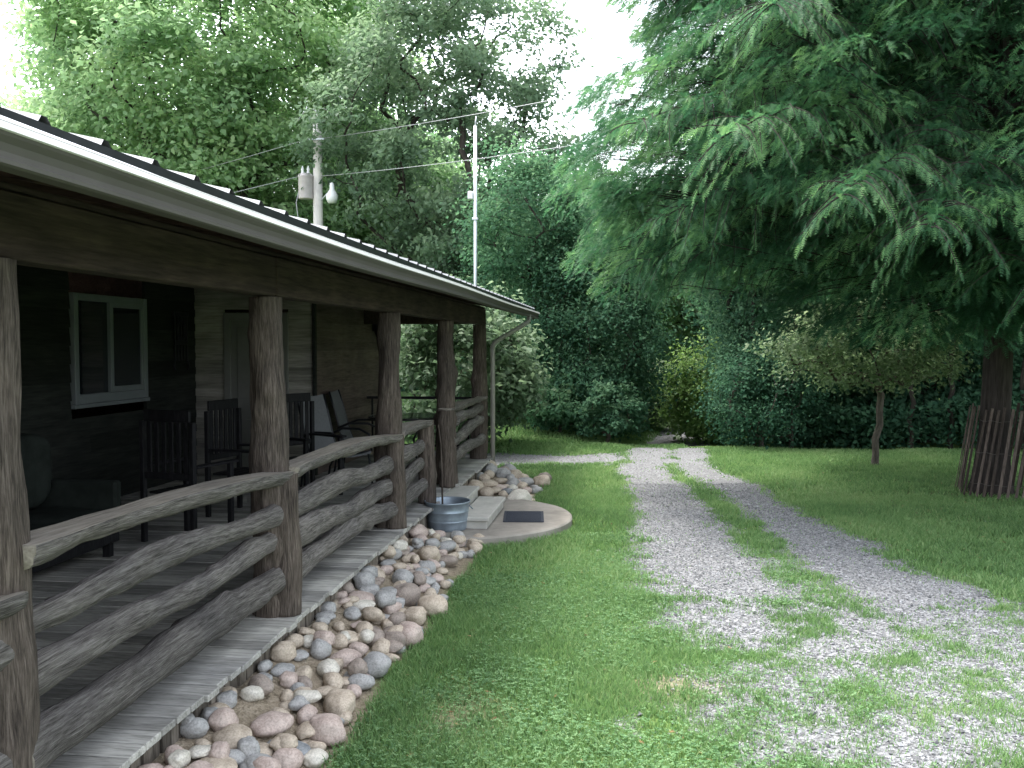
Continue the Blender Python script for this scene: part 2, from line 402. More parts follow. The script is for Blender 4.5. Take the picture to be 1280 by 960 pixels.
def dirt(x, y):
    p = np.stack([x, y], -1); n = fbm(p * 4, 21, 3) - .5
    bed = sstep(-2.9, -2.6, x) * (1 - sstep(-1.58, -1.42, x + n * .35)) * sstep(1.0, 1.6, y) * (1 - sstep(9.3, 9.6, y))
    bed2 = (1 - sstep(-1.35, -1.1, x + n * .3)) * sstep(11.6, 11.8, y) * (1 - sstep(13.9, 14.2, y)) * sstep(-4, -3, x)
    house = (1 - sstep(-2.4, -2.1, x)) * (1 - sstep(14.6, 15, y))
    cyp = np.exp(-(((x - 4.6) / 1.4) ** 2 + ((y - 12.6) / .8) ** 2)) * .85 + n * .5
    bare = np.exp(-(((x - .25) / .28) ** 2 + ((y - 5.6) / .22) ** 2)) * .9
    edge = np.exp(-(((x + .95) / .35) ** 2 + ((y - 4.9) / .5) ** 2)) * .5 + n * .35
    return np.clip(np.maximum.reduce([bed, bed2, house, np.where(cyp > .25, cyp * .55, 0), bare, np.where(edge > .2, edge, 0)]), 0, 1)
def gz(x, y):
    p = np.stack([x, y], -1)
    away = sstep(-1.4, 0.2, x)
    far = sstep(20, 60, np.hypot(x, y)) * .8
    rise = 0.55 * sstep(18, 29, y) * (1 - sstep(-3.0, .0, x))
    bed = .19 * (1 - sstep(-2.12, -1.5, x)) * (1 - sstep(9.0, 9.35, y)) + .16 * (1 - sstep(-2.1, -1.3, x)) * sstep(11.9, 12.3, y) * (1 - sstep(13.6, 14.2, y))
    dip = -.45 * sstep(18.2, 23.5, y) * (1 - sstep(34, 44, y)) * sstep(-1.6, .4, x) * (1 - sstep(4.5, 7.5, x))
    return bed + dip + (fbm(p * .5, 40, 3) - .5) * .1 * away + (fbm(p * .05, 41, 2) - .5) * far * 2 + rise

xs = np.concatenate([np.linspace(-260, -9, 40)[:-1], np.arange(-9, 9, .08), np.linspace(9, 260, 40)])
ys = np.concatenate([np.linspace(-90, 2, 24)[:-1], np.arange(2, 24, .08), np.linspace(24, 420, 60)])
X, Y = np.meshgrid(xs, ys); x_ = X.ravel(); y_ = Y.ravel()
GZ = gz(x_, y_); GG = gravel(x_, y_); GD = dirt(x_, y_)
nx, ny = len(xs), len(ys)
qi = (np.arange(ny - 1)[:, None] * nx + np.arange(nx - 1)[None]).ravel()
Q = np.stack([qi, qi + 1, qi + nx + 1, qi + nx], -1)
tag(mk('ground', np.stack([x_, y_, GZ], -1), Q, M['ground'], None, True, {'gravel': GG, 'dirt': GD}), kind='structure')
ing = GG[Q].max(1) > .3; ing &= (x_[Q[:, 0]] > -9) & (x_[Q[:, 0]] < 8.9) & (y_[Q[:, 0]] > 2) & (y_[Q[:, 0]] < 33)
q = Q[ing]; u, inv = np.unique(q, return_inverse=True)
tag(mk('driveway', np.stack([x_[u], y_[u], GZ[u] + .004], -1), inv.reshape(-1, 4), M['ground'], None, True, {'gravel': GG[u], 'dirt': GD[u]}), kind='structure')

# loose gravel
def pebbles(n):
    x = rng.uniform(-.4, 5.6, n); y = 3.4 + 10.5 * rng.random(n) ** 1.5
    g = gravel(x, y); k = (rng.random(n) < g * .95 + .02) & (x < .62 * y + 1.2)
    x, y = x[k], y[k]; m = len(x)
    s = rng.uniform(.0045, .011, m) * (1 + (rng.random(m) < .06) * rng.uniform(.3, 1.2, m))
    O = np.array([(1, 0, 0), (-1, 0, 0), (0, 1, 0), (0, -1, 0), (0, 0, 1), (0, 0, -1)], float)
    V = O[None] * rng.uniform(.6, 1.3, (m, 6, 1)) + rng.normal(0, .22, (m, 6, 3))
    a = rng.uniform(0, 6.28, m); c, sn = np.cos(a)[:, None], np.sin(a)[:, None]
    V = np.stack([V[..., 0] * c - V[..., 1] * sn, V[..., 0] * sn + V[..., 1] * c, V[..., 2] * .65], -1) * s[:, None, None]
    V += np.stack([x, y, gz(x, y) + s * .35 + .004], -1)[:, None]
    f = np.array([(0, 2, 4), (2, 1, 4), (1, 3, 4), (3, 0, 4), (2, 0, 5), (1, 2, 5), (3, 1, 5), (0, 3, 5)])
    F = (f[None] + (np.arange(m) * 6)[:, None, None]).reshape(-1, 3)
    mm, nt, out = mat('loose_gravel')
    c = ramp(nt, [(0, (.1, .102, .105)), (.5, (.2, .205, .212)), (1, (.35, .357, .37))], attr(nt, 'tint').outputs['Fac']).outputs[0]
    principled(nt, out, c, .9, .2)
    tag(mk('gravel', V.reshape(-1, 3), F, mm, None, False, {'tint': np.repeat(rng.random(m), 6)}), kind='stuff')
pebbles(110000)

# ------------------------------------------------------------------ grass
def inhouse(x, y):
    return ((x < -1.48) & (y < 9.35)) | ((x < -2.0) & (y < 15)) | ((((x + 2.05) / 1.45) ** 2 + ((y - 10.5) / 1.38) ** 2) < 1) | ((x < -1.25) & (y > 11.6) & (y < 14.0))
def blades(n, x0, x1, y0, y1, h0, h1, wd, yp=1.0):
    x = rng.uniform(x0, x1, n); y = y0 + (y1 - y0) * rng.random(n) ** yp
    g = gravel(x, y); d = dirt(x, y); p = np.stack([x, y], -1)
    patch = fbm(p * 2.2, 51, 3)
    vis = (x > -.58 * y - .5) & (x < .47 * y + 1.2)
    k = (rng.random(n) < (1 - .985 * g) * (1 - .9 * d) * (.55 + .9 * sstep(.3, .6, patch))) & ~inhouse(x, y) & vis
    x, y, patch, g = x[k], y[k], patch[k], g[k]; m = len(x)
    h = rng.uniform(h0, h1, m) * (.65 + .7 * patch) * (1 - .6 * g); a = rng.uniform(0, 6.28, m); b = rng.uniform(0, 6.28, m)
    ln = h * rng.uniform(.2, 1.0, m)
    o = np.stack([x, y, gz(x, y)], -1); sd = np.stack([np.cos(a), np.sin(a), 0 * a], -1) * (wd * rng.uniform(.6, 1.3, m))[:, None]
    d1 = np.stack([np.cos(b) * ln, np.sin(b) * ln, h], -1)
    mid = o + d1 * np.array([.35, .35, .6]); tip = o + d1 * np.array([1, 1, .95])
    V = np.stack([o - sd, o + sd, mid + sd * .8, mid - sd * .8, tip], 1).reshape(-1, 3)
    base = (np.arange(m) * 5)[:, None]
    F4 = base + np.array([[0, 1, 2, 3]]); F3 = base + np.array([[3, 2, 4]])
    yel = fbm(p[k] * 1.1, 77, 3)
    t = np.clip(.18 + .5 * rng.random(m) + .55 * (yel - .45) + (rng.random(m) < .05) * .4, 0, 1)
    t = np.repeat(t[:, None], 5, 1) + np.array([-.12, -.12, .02, .02, .1]); return V, F4, F3, t.ravel()
parts = [blades(230000, -1.8, 4.6, 3.4, 7.6, .025, .075, .0028), blades(190000, -1.8, 6.5, 7.4, 13, .03, .08, .0042),
         blades(120000, -2.2, 9.5, 12.8, 19, .035, .085, .007), blades(70000, -9, 1.2, 16.9, 29, .04, .1, .011)]
V = []; F4 = []; F3 = []; T = []; n = 0
for v, a, b, t in parts:
    V.append(v); F4.append(a + n); F3.append(b + n); T.append(t); n += len(v)
tag(mk('grass', np.concatenate(V), [np.concatenate(F4), np.concatenate(F3)], M['grass'], None, True, {'tint': np.clip(np.concatenate(T), 0, 1)}), kind='stuff')
def clover(n):
    x = rng.uniform(-1.5, 1.6, n); y = 3.4 + 6.5 * rng.random(n) ** 1.2
    p = np.stack([x, y], -1); k = (rng.random(n) < sstep(.4, .62, fbm(p * 1.3, 61, 3)) * (1 - gravel(x, y)) * (1 - dirt(x, y))) & ~inhouse(x, y)
    x, y = x[k], y[k]; m = len(x); z = gz(x, y) + rng.uniform(.02, .055, m); a0 = rng.uniform(0, 6.28, m); s = rng.uniform(.006, .012, m)
    c0 = np.stack([x, y, z], -1); VV = []
    for k3 in range(3):
        a = a0 + k3 * 2.094; d = np.stack([np.cos(a), np.sin(a), rng.uniform(-.1, .45, m)], -1) * s[:, None]; e = np.stack([-np.sin(a), np.cos(a), 0 * a], -1) * (s * .62)[:, None]
        VV.append(np.stack([c0, c0 + d * .8 + e, c0 + d * 1.25, c0 + d * .8 - e], 1))
    V = np.stack(VV, 1).reshape(-1, 3); F = np.arange(len(V)).reshape(-1, 4)
    tag(mk('clover', V, F, M['clover'], None, True, {'tint': np.repeat(rng.random(m), 12)}), kind='stuff')
clover(46000)

def litter(n):
    x = rng.uniform(-1.4, 7, n); y = 3.4 + 12 * rng.random(n) ** 1.2
    k = (rng.random(n) < .12 + .9 * np.exp(-(((x - 4.6) / 2.2) ** 2 + ((y - 12.5) / 2.6) ** 2))) & ~inhouse(x, y) & (gravel(x, y) < .12); x, y = x[k], y[k]; m = len(x)
    a = rng.uniform(0, 6.28, m); L = rng.uniform(.008, .028, m); W = L * rng.uniform(.15, .5, m)
    d = np.stack([np.cos(a), np.sin(a), rng.normal(0, .2, m)], -1); e = np.stack([-np.sin(a), np.cos(a), rng.normal(0, .3, m)], -1)
    c = np.stack([x, y, gz(x, y) + rng.uniform(.008, .04, m)], -1)
    V = np.stack([c - d * L[:, None], c + e * W[:, None], c + d * L[:, None], c - e * W[:, None]], 1).reshape(-1, 3)
    mm, nt, out = mat('litter'); cc = ramp(nt, [(0, (.07, .045, .025)), (.5, (.2, .14, .07)), (1, (.4, .33, .17))], attr(nt, 'tint').outputs['Fac']).outputs[0]
    principled(nt, out, cc, .9, .1)
    tag(mk('leaf_litter', V, np.arange(m * 4).reshape(-1, 4), mm, None, False, {'tint': np.repeat(rng.random(m), 4)}), kind='stuff')
litter(14000)

# ------------------------------------------------------------------ leaves and trees
def leaves(pos, nrm, L, W, tint, drng, droop=.25):
    m = len(pos)
    nrm = nrm / (np.linalg.norm(nrm, axis=1)[:, None] + 1e-9)
    d = drng.normal(0, 1, (m, 3)); d[:, 2] -= droop; d -= nrm * np.sum(d * nrm, 1)[:, None]; d /= np.linalg.norm(d, axis=1)[:, None] + 1e-9
    s = np.cross(d, nrm); L = L[:, None]; W = W[:, None]
    V = np.stack([pos, pos + d * L * .45 + s * W * .5 + nrm * W * .12, pos + d * L - nrm * L * .12, pos + d * L * .45 - s * W * .5 + nrm * W * .12], 1).reshape(-1, 3)
    return V, np.arange(m * 4).reshape(-1, 4), np.repeat(np.clip(tint, 0, 1), 4)

def grow(trunk, att, r, step=.45, lo=2, pen=.22, jit=.05, p_tip=.008, trunk_r=.2):
    P = [np.array(p, float) for p in trunk]; par = [-1] + list(range(len(trunk) - 1))
    D = [np.array((0, 0, 1.))] * len(trunk); PL = [i * .2 for i in range(len(trunk))]
    c = np.array(trunk[lo]); order = np.argsort(np.linalg.norm(att - c, axis=1)); tips = []
    for ai in order:
        a = att[ai]; A = np.array(P[lo:]); dist = np.linalg.norm(A - a, axis=1)
        up = np.clip(A[:, 2] - a[2], 0, None)
        j = int(np.argmin(dist + pen * np.array(PL[lo:]) + up * .8)) + lo
        d = np.linalg.norm(a - P[j]); n = max(2, int(math.ceil(d / step)))
        c1 = P[j] + D[j] * d * .38; prev = j
        for k in range(1, n + 1):
            t = k / n; q = (1 - t) ** 2 * P[j] + 2 * t * (1 - t) * c1 + t * t * a
            if k < n: q = q + r.normal(0, jit, 3)
            P.append(q); par.append(prev); dd = q - P[prev]; D.append(dd / (np.linalg.norm(dd) + 1e-9)); PL.append(PL[prev] + np.linalg.norm(dd)); prev = len(P) - 1
        tips.append(prev)
    P = np.array(P); m = len(P); cnt = np.zeros(m); cnt[tips] = 1
    ch = [[] for _ in range(m)]
    for i in range(m - 1, 0, -1):
        cnt[par[i]] += cnt[i]; ch[par[i]].append(i)
    cnt = np.maximum(cnt, 1); ex = math.log(max(trunk_r / p_tip, 1.5)) / math.log(max(cnt[0], 2))
    rad = p_tip * cnt ** ex
    rad[0] *= 1.25
    b = MB(); stack = [(0, None)]
    while stack:
        i, st = stack.pop(); chain = [] if st is None else [st]; rr = [] if st is None else [rad[i]]
        while True:
            chain.append(i); rr.append(rad[i])
            if not ch[i]: break
            k = sorted(ch[i], key=lambda q: -cnt[q])
            for o in k[1:]: stack.append((o, i))
            i = k[0]
        if len(chain) > 1:
            R0 = max(rr); n = 10 if R0 > .1 else 6 if R0 > .035 else 4
            dsp = (lambda B, th, sl: (vn(np.stack([B[..., 0] * 9, B[..., 1] * 9, B[..., 2] * 1.5], -1), 5) - .5) * .05) if R0 > .1 else None
            b.tube(P[chain], rr, n, .5, False, dsp)
    return b, P, D

def crown_pts(n, c, rad, r, shell=.55, flat=0.0, lobes=None):
    out = []
    while len(out) < n:
        d = r.normal(0, 1, 3); d /= np.linalg.norm(d)
        k = .72 + .56 * vn(np.array([d * 2.1 + 7.7 + c]), 13)[0]
        rr = (r.random() ** (1 / 3.) * (1 - shell) + shell * (1 - .35 * r.random() ** 2)) * k
        q = np.array(c) + d * np.array(rad) * rr
        out.append(q)
    return np.array(out)

def tree(name, label, cat, base, h, trunk_r, crown_c, crown_r, natt, nleaf, leaf_l, lm, tm, seed, group=None, lean=(0, 0), fork=.3, sigma=.42, shell=.5, tint0=.5, lift=.0, flat=.55):
    r = np.random.default_rng(seed)
    t = empty(name, (base[0], base[1], float(gz(np.array([base[0]]), np.array([base[1]]))[0]) - .05), 0, label, cat, group)
    n = max(5, int(h * fork / .3)); fk = h * fork
    tr = [(lean[0] * (k / n) + r.normal(0, .025) * (k > 0), lean[1] * (k / n) + r.normal(0, .025) * (k > 0), fk * k / n) for k in range(n + 1)]
    att = crown_pts(natt, np.array(crown_c, float), crown_r, r, shell)
    att = att[att[:, 2] > .25]
    b, P, D = grow(tr, att, r, .4 if h > 4 else .2, max(2, n - 1 - n // 3), .22, .05 if h > 4 else .02, .007, trunk_r)
    b.build('trunk', tm, t, True, True)
    k = len(att); ct = r.random(k)
    # leaf tint paints in toplight: paler toward crown and clump tops
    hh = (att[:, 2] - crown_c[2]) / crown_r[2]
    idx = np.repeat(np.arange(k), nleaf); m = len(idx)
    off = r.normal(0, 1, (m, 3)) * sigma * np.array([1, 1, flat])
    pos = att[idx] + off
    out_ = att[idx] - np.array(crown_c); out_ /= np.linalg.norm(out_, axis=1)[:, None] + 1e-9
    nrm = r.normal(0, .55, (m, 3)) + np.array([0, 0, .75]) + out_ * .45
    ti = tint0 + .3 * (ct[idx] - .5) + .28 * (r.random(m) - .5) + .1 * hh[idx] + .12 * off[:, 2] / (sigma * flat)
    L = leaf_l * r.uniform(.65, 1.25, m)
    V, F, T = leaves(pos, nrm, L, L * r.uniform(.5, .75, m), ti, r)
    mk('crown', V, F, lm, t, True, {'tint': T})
    return t

WG = 'woodland trees around the lawn'
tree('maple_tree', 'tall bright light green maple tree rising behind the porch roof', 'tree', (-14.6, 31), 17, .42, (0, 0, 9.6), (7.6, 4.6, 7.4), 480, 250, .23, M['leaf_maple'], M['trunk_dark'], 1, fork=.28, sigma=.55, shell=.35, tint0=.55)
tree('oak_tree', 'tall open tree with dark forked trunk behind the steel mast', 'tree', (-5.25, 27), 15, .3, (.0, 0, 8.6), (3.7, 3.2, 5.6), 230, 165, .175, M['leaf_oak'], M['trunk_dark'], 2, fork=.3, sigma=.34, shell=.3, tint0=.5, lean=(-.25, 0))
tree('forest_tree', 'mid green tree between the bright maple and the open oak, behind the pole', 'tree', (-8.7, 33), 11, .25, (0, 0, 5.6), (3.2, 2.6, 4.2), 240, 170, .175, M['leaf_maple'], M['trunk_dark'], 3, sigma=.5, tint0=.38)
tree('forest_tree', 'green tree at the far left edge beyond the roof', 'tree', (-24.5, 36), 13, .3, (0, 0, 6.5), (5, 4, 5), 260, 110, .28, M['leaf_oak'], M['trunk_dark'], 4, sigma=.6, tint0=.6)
# trees around the gap where the drive ends
proto = tree('forest_tree', 'rounded mid-distance tree below the patch of open sky', 'tree', (-1.7, 33), 8.6, .2, (0, 0, 4.6), (3.0, 2.6, 3.7), 260, 170, .165, M['leaf_wood'], M['trunk_dark'], 5, WG, sigma=.46, tint0=.62)
proto2 = tree('forest_tree', 'tall dark tree standing left of the drive with foliage to the ground', 'tree', (-.95, 22.2), 5.8, .14, (0, 0, 2.75), (1.75, 1.7, 2.75), 260, 200, .09, M['leaf_dark'], M['trunk_dark'], 6, WG, sigma=.32, fork=.18, tint0=.5)
proto3 = tree('forest_tree', 'broad leafy woodland tree right of the drive behind the big cypress', 'tree', (4.4, 22.8), 10.5, .2, (0, 0, 5.6), (3.2, 2.8, 5.2), 330, 190, .115, M['leaf_dark'], M['trunk_dark'], 7, WG, sigma=.45, fork=.2, tint0=.45)
def cp(o, x, y, s, rz, label, sz=None, lm=None):
    c = dup(o); c.location = (x, y, float(gz(np.array([x]), np.array([y]))[0]) - .05); c.rotation_euler = (0, 0, rz); c.scale = (s, s, sz or s); c['label'] = label
    if lm:
        for ch in c.children:
            if ch.name.startswith('crown'): ch.material_slots[0].link = 'OBJECT'; ch.material_slots[0].material = M[lm]
    return c
cp(proto, 1.6, 38, 1.05, 2.0, 'far tree directly beyond the end of the gravel drive', lm='leaf_maple')
cp(proto, -6.0, 38, .85, 4.0, 'far tree behind the open oak, left of the sky gap')
cp(proto, 5.5, 36, 1.35, 1.0, 'far tree right of the drive end, behind the cypress', lm='leaf_oak')
cp(proto, -19, 41, 1.5, 3.1, 'far tree filling in behind the left side of the maple')
cp(proto, -11.5, 42, 1.5, 5.1, 'far tree filling in behind the right side of the maple')
cp(proto2, -2.7, 25.2, 1.15, 2.2, 'dark leafy tree behind the sunny lawn strip, second from the drive', lm='leaf_wood')
cp(proto2, -4.7, 29.6, 1.2, 4.2, 'dark leafy tree behind the sunny lawn strip, third from the drive')
cp(proto2, -7.4, 31, 1.1, .9, 'dark leafy tree behind the far porch corner', lm='leaf_oak')
cp(proto2, -1.7, 26.8, .9, 5.5, 'narrow light green tree at the left side of the drive opening', lm='leaf_oak')
cp(proto2, 3.5, 21.2, .8, 3.3, 'dark low tree at the right side of the drive opening')
cp(proto3, 6.6, 21.5, 1.0, 2.4, 'dark woodland tree behind the small pale tree')
cp(proto3, 10.0, 22.0, 1.05, 4.9, 'woodland tree behind the cypress trunk, lighter than its neighbours', lm='leaf_wood')
cp(proto3, 5.0, 27.5, 1.1, 1.4, 'woodland tree in the second row right of the drive', lm='leaf_wood')
cp(proto3, 8.6, 28, 1.15, 3.6, 'woodland tree in the second row behind the cypress trunk')
cp(proto3, 13.4, 24, 1.1, .5, 'dark woodland tree at the right edge of the lawn')
cp(proto3, 12.6, 30, 1.2, 2.9, 'woodland tree in the second row at the right edge')

def shrub(label, x, y, r_, h, lm, seed, natt=90, nl=80, ll=.11, tint0=.5, cat='shrub', name='shrub', sg=None):
    return tree(name, label, cat, (x, y), h, .05, (0, 0, h * .52), (r_, r_, h * .5), natt, nl, ll, lm, M['trunk_grey'], seed, None, fork=.22, sigma=sg or r_ * .17, shell=.45, tint0=tint0)
shrub('large pale grey-green shrub behind the far corner of the porch', -3.35, 18.2, 1.45, 3.1, M['leaf_pale'], 21, 190, 75, .14, .55)
shrub('sunlit yellow-green bush at the end of the gravel drive', 1.8, 24.4, .95, 2.5, M['leaf_yellow'], 22, 130, 70, .11, .42, sg=.24)
shrub('grey-green bush in the drive opening beside the yellow-green bush', .55, 27.5, .7, 2.0, M['leaf_oak'], 23, 90, 60, .12, .75, sg=.2)
shrub('low green bush at the foot of the dark trees left of the drive', -1.55, 20.9, .75, 1.3, M['leaf_wood'], 24, 80, 70, .11, .5)
shrub('low dark bush at the left bend of the drive', -.45, 20.0, .6, 1.5, M['leaf_dark'], 25, 80, 70, .1, .5)
shrub('leafy bush on the lawn edge behind the downspout', -2.9, 22.6, .9, 1.5, M['leaf_wood'], 26, 90, 70, .12, .7)
shrub('leafy bush farthest back along the sunny left lawn', -4.4, 26.8, 1.0, 1.7, M['leaf_wood'], 27, 90, 70, .12, .6)
shrub('dark bush at the lawn edge just right of the drive end', 2.75, 19.6, .95, 2.3, M['leaf_dark'], 28, 110, 90, .08, .28, sg=.26)

slim = tree('forest_tree', 'slender bare-trunked tree at the wood edge just left of the small tree', 'tree', (3.35, 19.6), 7.5, .045, (.2, .2, 5.6), (1.5, 1.4, 2.0), 110, 90, .12, M['leaf_wood'], M['trunk_dark'], 51, WG, (.06, .05), .5, .3, .3, .45)
cp(slim, 2.75, 20.6, 1.0, 2.0, 'slender bare-trunked tree beside the dark bush right of the drive end')
cp(slim, 5.65, 19.4, 1.05, 4.1, 'slender bare-trunked tree behind the right half of the small tree crown')
cp(slim, 6.5, 19.6, 1.0, 1.2, 'slender bare-trunked tree left of the slatted guard, at the wood edge')
cp(slim, 7.6, 19.0, 1.1, 5.2, 'slender bare-trunked tree right of the cypress trunk, at the wood edge')
cp(slim, -2.2, 21.6, .9, 3.3, 'slender bare-trunked tree among the bushes left of the drive')

# the small pale tree on the lawn
tree('small_tree', 'small slender tree with wide pale crown on the right lawn', 'tree', (4.22, 16.5), 2.7, .06, (-.3, -.4, 2.1), (1.6, 1.2, .75), 110, 70, .085, M['leaf_small'], M['trunk_grey'], 41, None, (.12, 0), .48, .17, .15, .55)

def undergrowth():
    r = np.random.default_rng(77); n = 280000
    x = r.uniform(-24, 24, n); t = r.random(n)
    y = np.where(x < .4, 23.5 + np.clip(-x - .5, 0, 3) * 1.6 + t * 10, 20.3 - np.clip(x - 2, 0, 6) * .35 + t * 12)
    hh = (1.6 + 2.6 * fbm(np.stack([x, y], -1) * .5, 71, 3)) * np.clip(.35 + t * 1.2, 0, 1)
    gap = np.abs(x - np.interp(y, [18, 24, 32], [.9, 1.3, 2.3])) < .95
    k = ~(gap & (y < 31)); x, y, hh = x[k], y[k], hh[k]; m = len(x)
    z = gz(x, y) + hh * r.random(m) ** .7
    L = r.uniform(.07, .15, m)
    ti = .24 + .4 * (r.random(m) - .5) + .4 * (fbm(np.stack([x, y, z], -1) * .9, 72, 2) - .4)
    V, F, T = leaves(np.stack([x, y, z], -1), r.normal(0, .6, (m, 3)) + np.array([0, -.3, .7]), L, L * .65, ti, r)
    tag(mk('undergrowth', V, F, M['leaf_dark'], None, True, {'tint': T}), kind='stuff')
undergrowth()
def far_wood():
    r = np.random.default_rng(78); n = 150000
    x = r.uniform(-75, 75, n); y = 47 + 14 * r.random(n)
    hh = 4.0 + 4.5 * fbm(np.stack([x * .16, y * .1], -1), 81, 3) + 5 * sstep(8, 22, np.abs(x - 0))
    z = hh * r.random(n) ** .75
    L = r.uniform(.25, .45, n)
    ti = .45 + .4 * (r.random(n) - .5) + .5 * (fbm(np.stack([x, y, z], -1) * .4, 82, 2) - .45)
    V, F, T = leaves(np.stack([x, y, z], -1), r.normal(0, .6, (n, 3)) + np.array([0, -.4, .6]), L, L * .7, ti, r)
    tag(mk('distant_woodland', V, F, M['leaf_wood'], None, True, {'tint': T}), kind='stuff')
far_wood()

# ------------------------------------------------------------------ bald cypress
def cypress():
    r = np.random.default_rng(5); bx, by = 5.0, 13.4; H = 17
    t = empty('cypress_tree', (bx, by, -.05), 0, 'huge dark feathery cypress tree with drooping boughs overhanging the drive', 'tree')
    tb = MB()
    zz = np.linspace(0, H, 60); rad = np.interp(zz, [0, .3, .8, 3, 9, H], [.33, .25, .2, .165, .11, .02])
    tb.tube(np.stack([.04 * np.sin(zz * .7), .04 * np.cos(zz * .9), zz], -1), rad, 18, .5, False,
            lambda B, th, sl: (vn(np.stack([B[..., 0] * 16, B[..., 1] * 16, B[..., 2] * .8], -1), 6) - .5) * .05 + .03 * np.cos(5 * th)[None] * np.exp(-sl / .5)[:, None])
    FP = []; FD = []; FN = []; FS = []; FT = []
    def bough(z0, az, L, up, droop, tn=0., dens=1.0):
        n = 16; s = np.linspace(0, 1, n); d = np.array([math.cos(az), math.sin(az)])
        side = np.array([-d[1], d[0]]); wob = r.normal(0, .05) * L
        pts = np.stack([d[0] * L * s + side[0] * wob * np.sin(s * 3), d[1] * L * s + side[1] * wob * np.sin(s * 3), z0 + L * (up * s - droop * s ** 2)], -1)
        tb.tube(pts, np.interp(s, [0, .1, .5, 1], [.02 + .006 * L, .012 + .004 * L, .004 + .0015 * L, .003]), 6, .5, False)
        m = int(L / .1 * dens)
        for k in range(m):
            u = .16 + .84 * (k + r.random()) / m; i = min(int(u * (n - 1)), n - 2); f = u * (n - 1) - i
            p = pts[i] * (1 - f) + pts[i + 1] * f; tg = pts[i + 1] - pts[i]; tg /= np.linalg.norm(tg)
            sg = 1 if k % 2 else -1
            l2 = (.28 + 1.0 * (1 - u) ** .6 * min(1, L / 4)) * r.uniform(.6, 1.3)
            dr = tg * r.uniform(.45, .9) + np.array([side[0], side[1], 0]) * sg * r.uniform(.5, 1.) + np.array([0, 0, r.normal(.1, .32)])
            dr /= np.linalg.norm(dr); q = 5; ss = np.linspace(0, 1, q)
            p2 = p + dr * l2 * ss[:, None] - np.array([0, 0, 1]) * (l2 * .5 * ss ** 2)[:, None]
            tb.tube(p2, np.interp(ss, [0, 1], [.009, .003]), 3, .5, False)
            nf = max(5, int(l2 / .036)); ct = r.normal(0, .11)
            v = (np.arange(nf) + .6) / nf; ii = np.minimum((v * (q - 1)).astype(int), q - 2); ff = (v * (q - 1) - ii)[:, None]
            c = p2[ii] * (1 - ff) + p2[ii + 1] * ff; tt = p2[ii + 1] - p2[ii]; tt /= np.linalg.norm(tt, axis=1)[:, None]
            sd = np.cross(tt, (0, 0, 1.)); sd /= np.linalg.norm(sd, axis=1)[:, None] + 1e-9
            s2 = np.where(np.arange(nf) % 2, 1., -1.)[:, None]
            fd = tt * r.uniform(.4, 1, (nf, 1)) + sd * s2 * r.uniform(.2, .8, (nf, 1)) + np.array([0, 0, -1.]) * r.uniform(.1, 1.0, (nf, 1))
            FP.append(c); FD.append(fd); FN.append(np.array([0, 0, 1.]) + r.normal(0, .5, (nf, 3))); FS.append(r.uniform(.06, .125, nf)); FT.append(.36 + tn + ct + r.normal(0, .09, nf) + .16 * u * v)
        nf = int(L * 70 * dens); v = .12 + .88 * r.random(nf); ii = np.minimum((v * (n - 1)).astype(int), n - 2); ff = (v * (n - 1) - ii)[:, None]
        c = pts[ii] * (1 - ff) + pts[ii + 1] * ff; tt = pts[ii + 1] - pts[ii]; tt /= np.linalg.norm(tt, axis=1)[:, None]
        fd = tt * r.uniform(.2, 1, (nf, 1)) + r.normal(0, .6, (nf, 3)) + np.array([0, 0, .35])
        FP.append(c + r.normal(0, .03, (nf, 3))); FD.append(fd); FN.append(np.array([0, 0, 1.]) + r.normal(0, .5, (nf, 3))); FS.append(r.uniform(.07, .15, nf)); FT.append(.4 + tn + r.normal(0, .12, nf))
    z = 2.85; k = 0
    while z < H - .6:
        L = np.interp(z, [2.7, 4.5, 7, 11, H], [4.4, 5.2, 4.6, 3.8, .5]) * r.uniform(.5, 1.06)
        az = k * 2.39996 + r.normal(0, .2)
        if z < 3.4 and math.cos(az) < -.1:
            z += .045; k += 1; continue
        if math.sin(az) > .25: L *= 1 - .42 * math.sin(az)      # shorter boughs on the far side, cut back so sun reaches the lawn strip
        bough(z, az, L, r.uniform(.02, .3) + .1 * (z > 6), r.uniform(.18, .45))
        z += np.interp(z, [2.7, 8, H], [.045, .045, .2]); k += 1
    # feathery pads of short twigs that fill the crown's outer shell
    for k in range(1850):
        z = 2.5 + 11.5 * r.random() ** 1.35; az = r.uniform(0, 2 * math.pi)
        if k >= 1500: z = r.uniform(3.4, 9.5); az = r.normal(math.pi * 1.08, .32)
        Rz = np.interp(z, [2.5, 3.4, 5, 8, 11, H], [3.9, 4.9, 5.25, 4.5, 3.7, .5])
        if z < 3.1 and math.cos(az) < -.1: continue
        if math.sin(az) > .25: Rz *= 1 - .42 * math.sin(az)  # far side pulled in likewise, letting sun onto the lawn strip
        Rz *= .86 + .28 * float(vn(np.array([[math.cos(az) * 2.2, math.sin(az) * 2.2, z * .9]]), 55)[0])
        rr = Rz * (1 - .62 * r.random() ** 1.6); o = np.array([math.cos(az) * rr, math.sin(az) * rr, z + .25 * r.normal()])
        out = np.array([math.cos(az), math.sin(az), 0]); sd = np.array([-out[1], out[0], 0]); w_ = r.uniform(.35, .75); nf = int(230 * w_)
        a = r.normal(0, .75, nf); q = w_ * np.sqrt(r.random(nf)); hx, hy = q * np.cos(a), q * np.sin(a)
        tilt = r.normal(0, .22)
        c = o + out * hx[:, None] + sd * hy[:, None] + np.array([0, 0, 1.]) * (.12 - .55 * q ** 2 / w_ + tilt * hy + r.normal(0, .05, nf))[:, None]
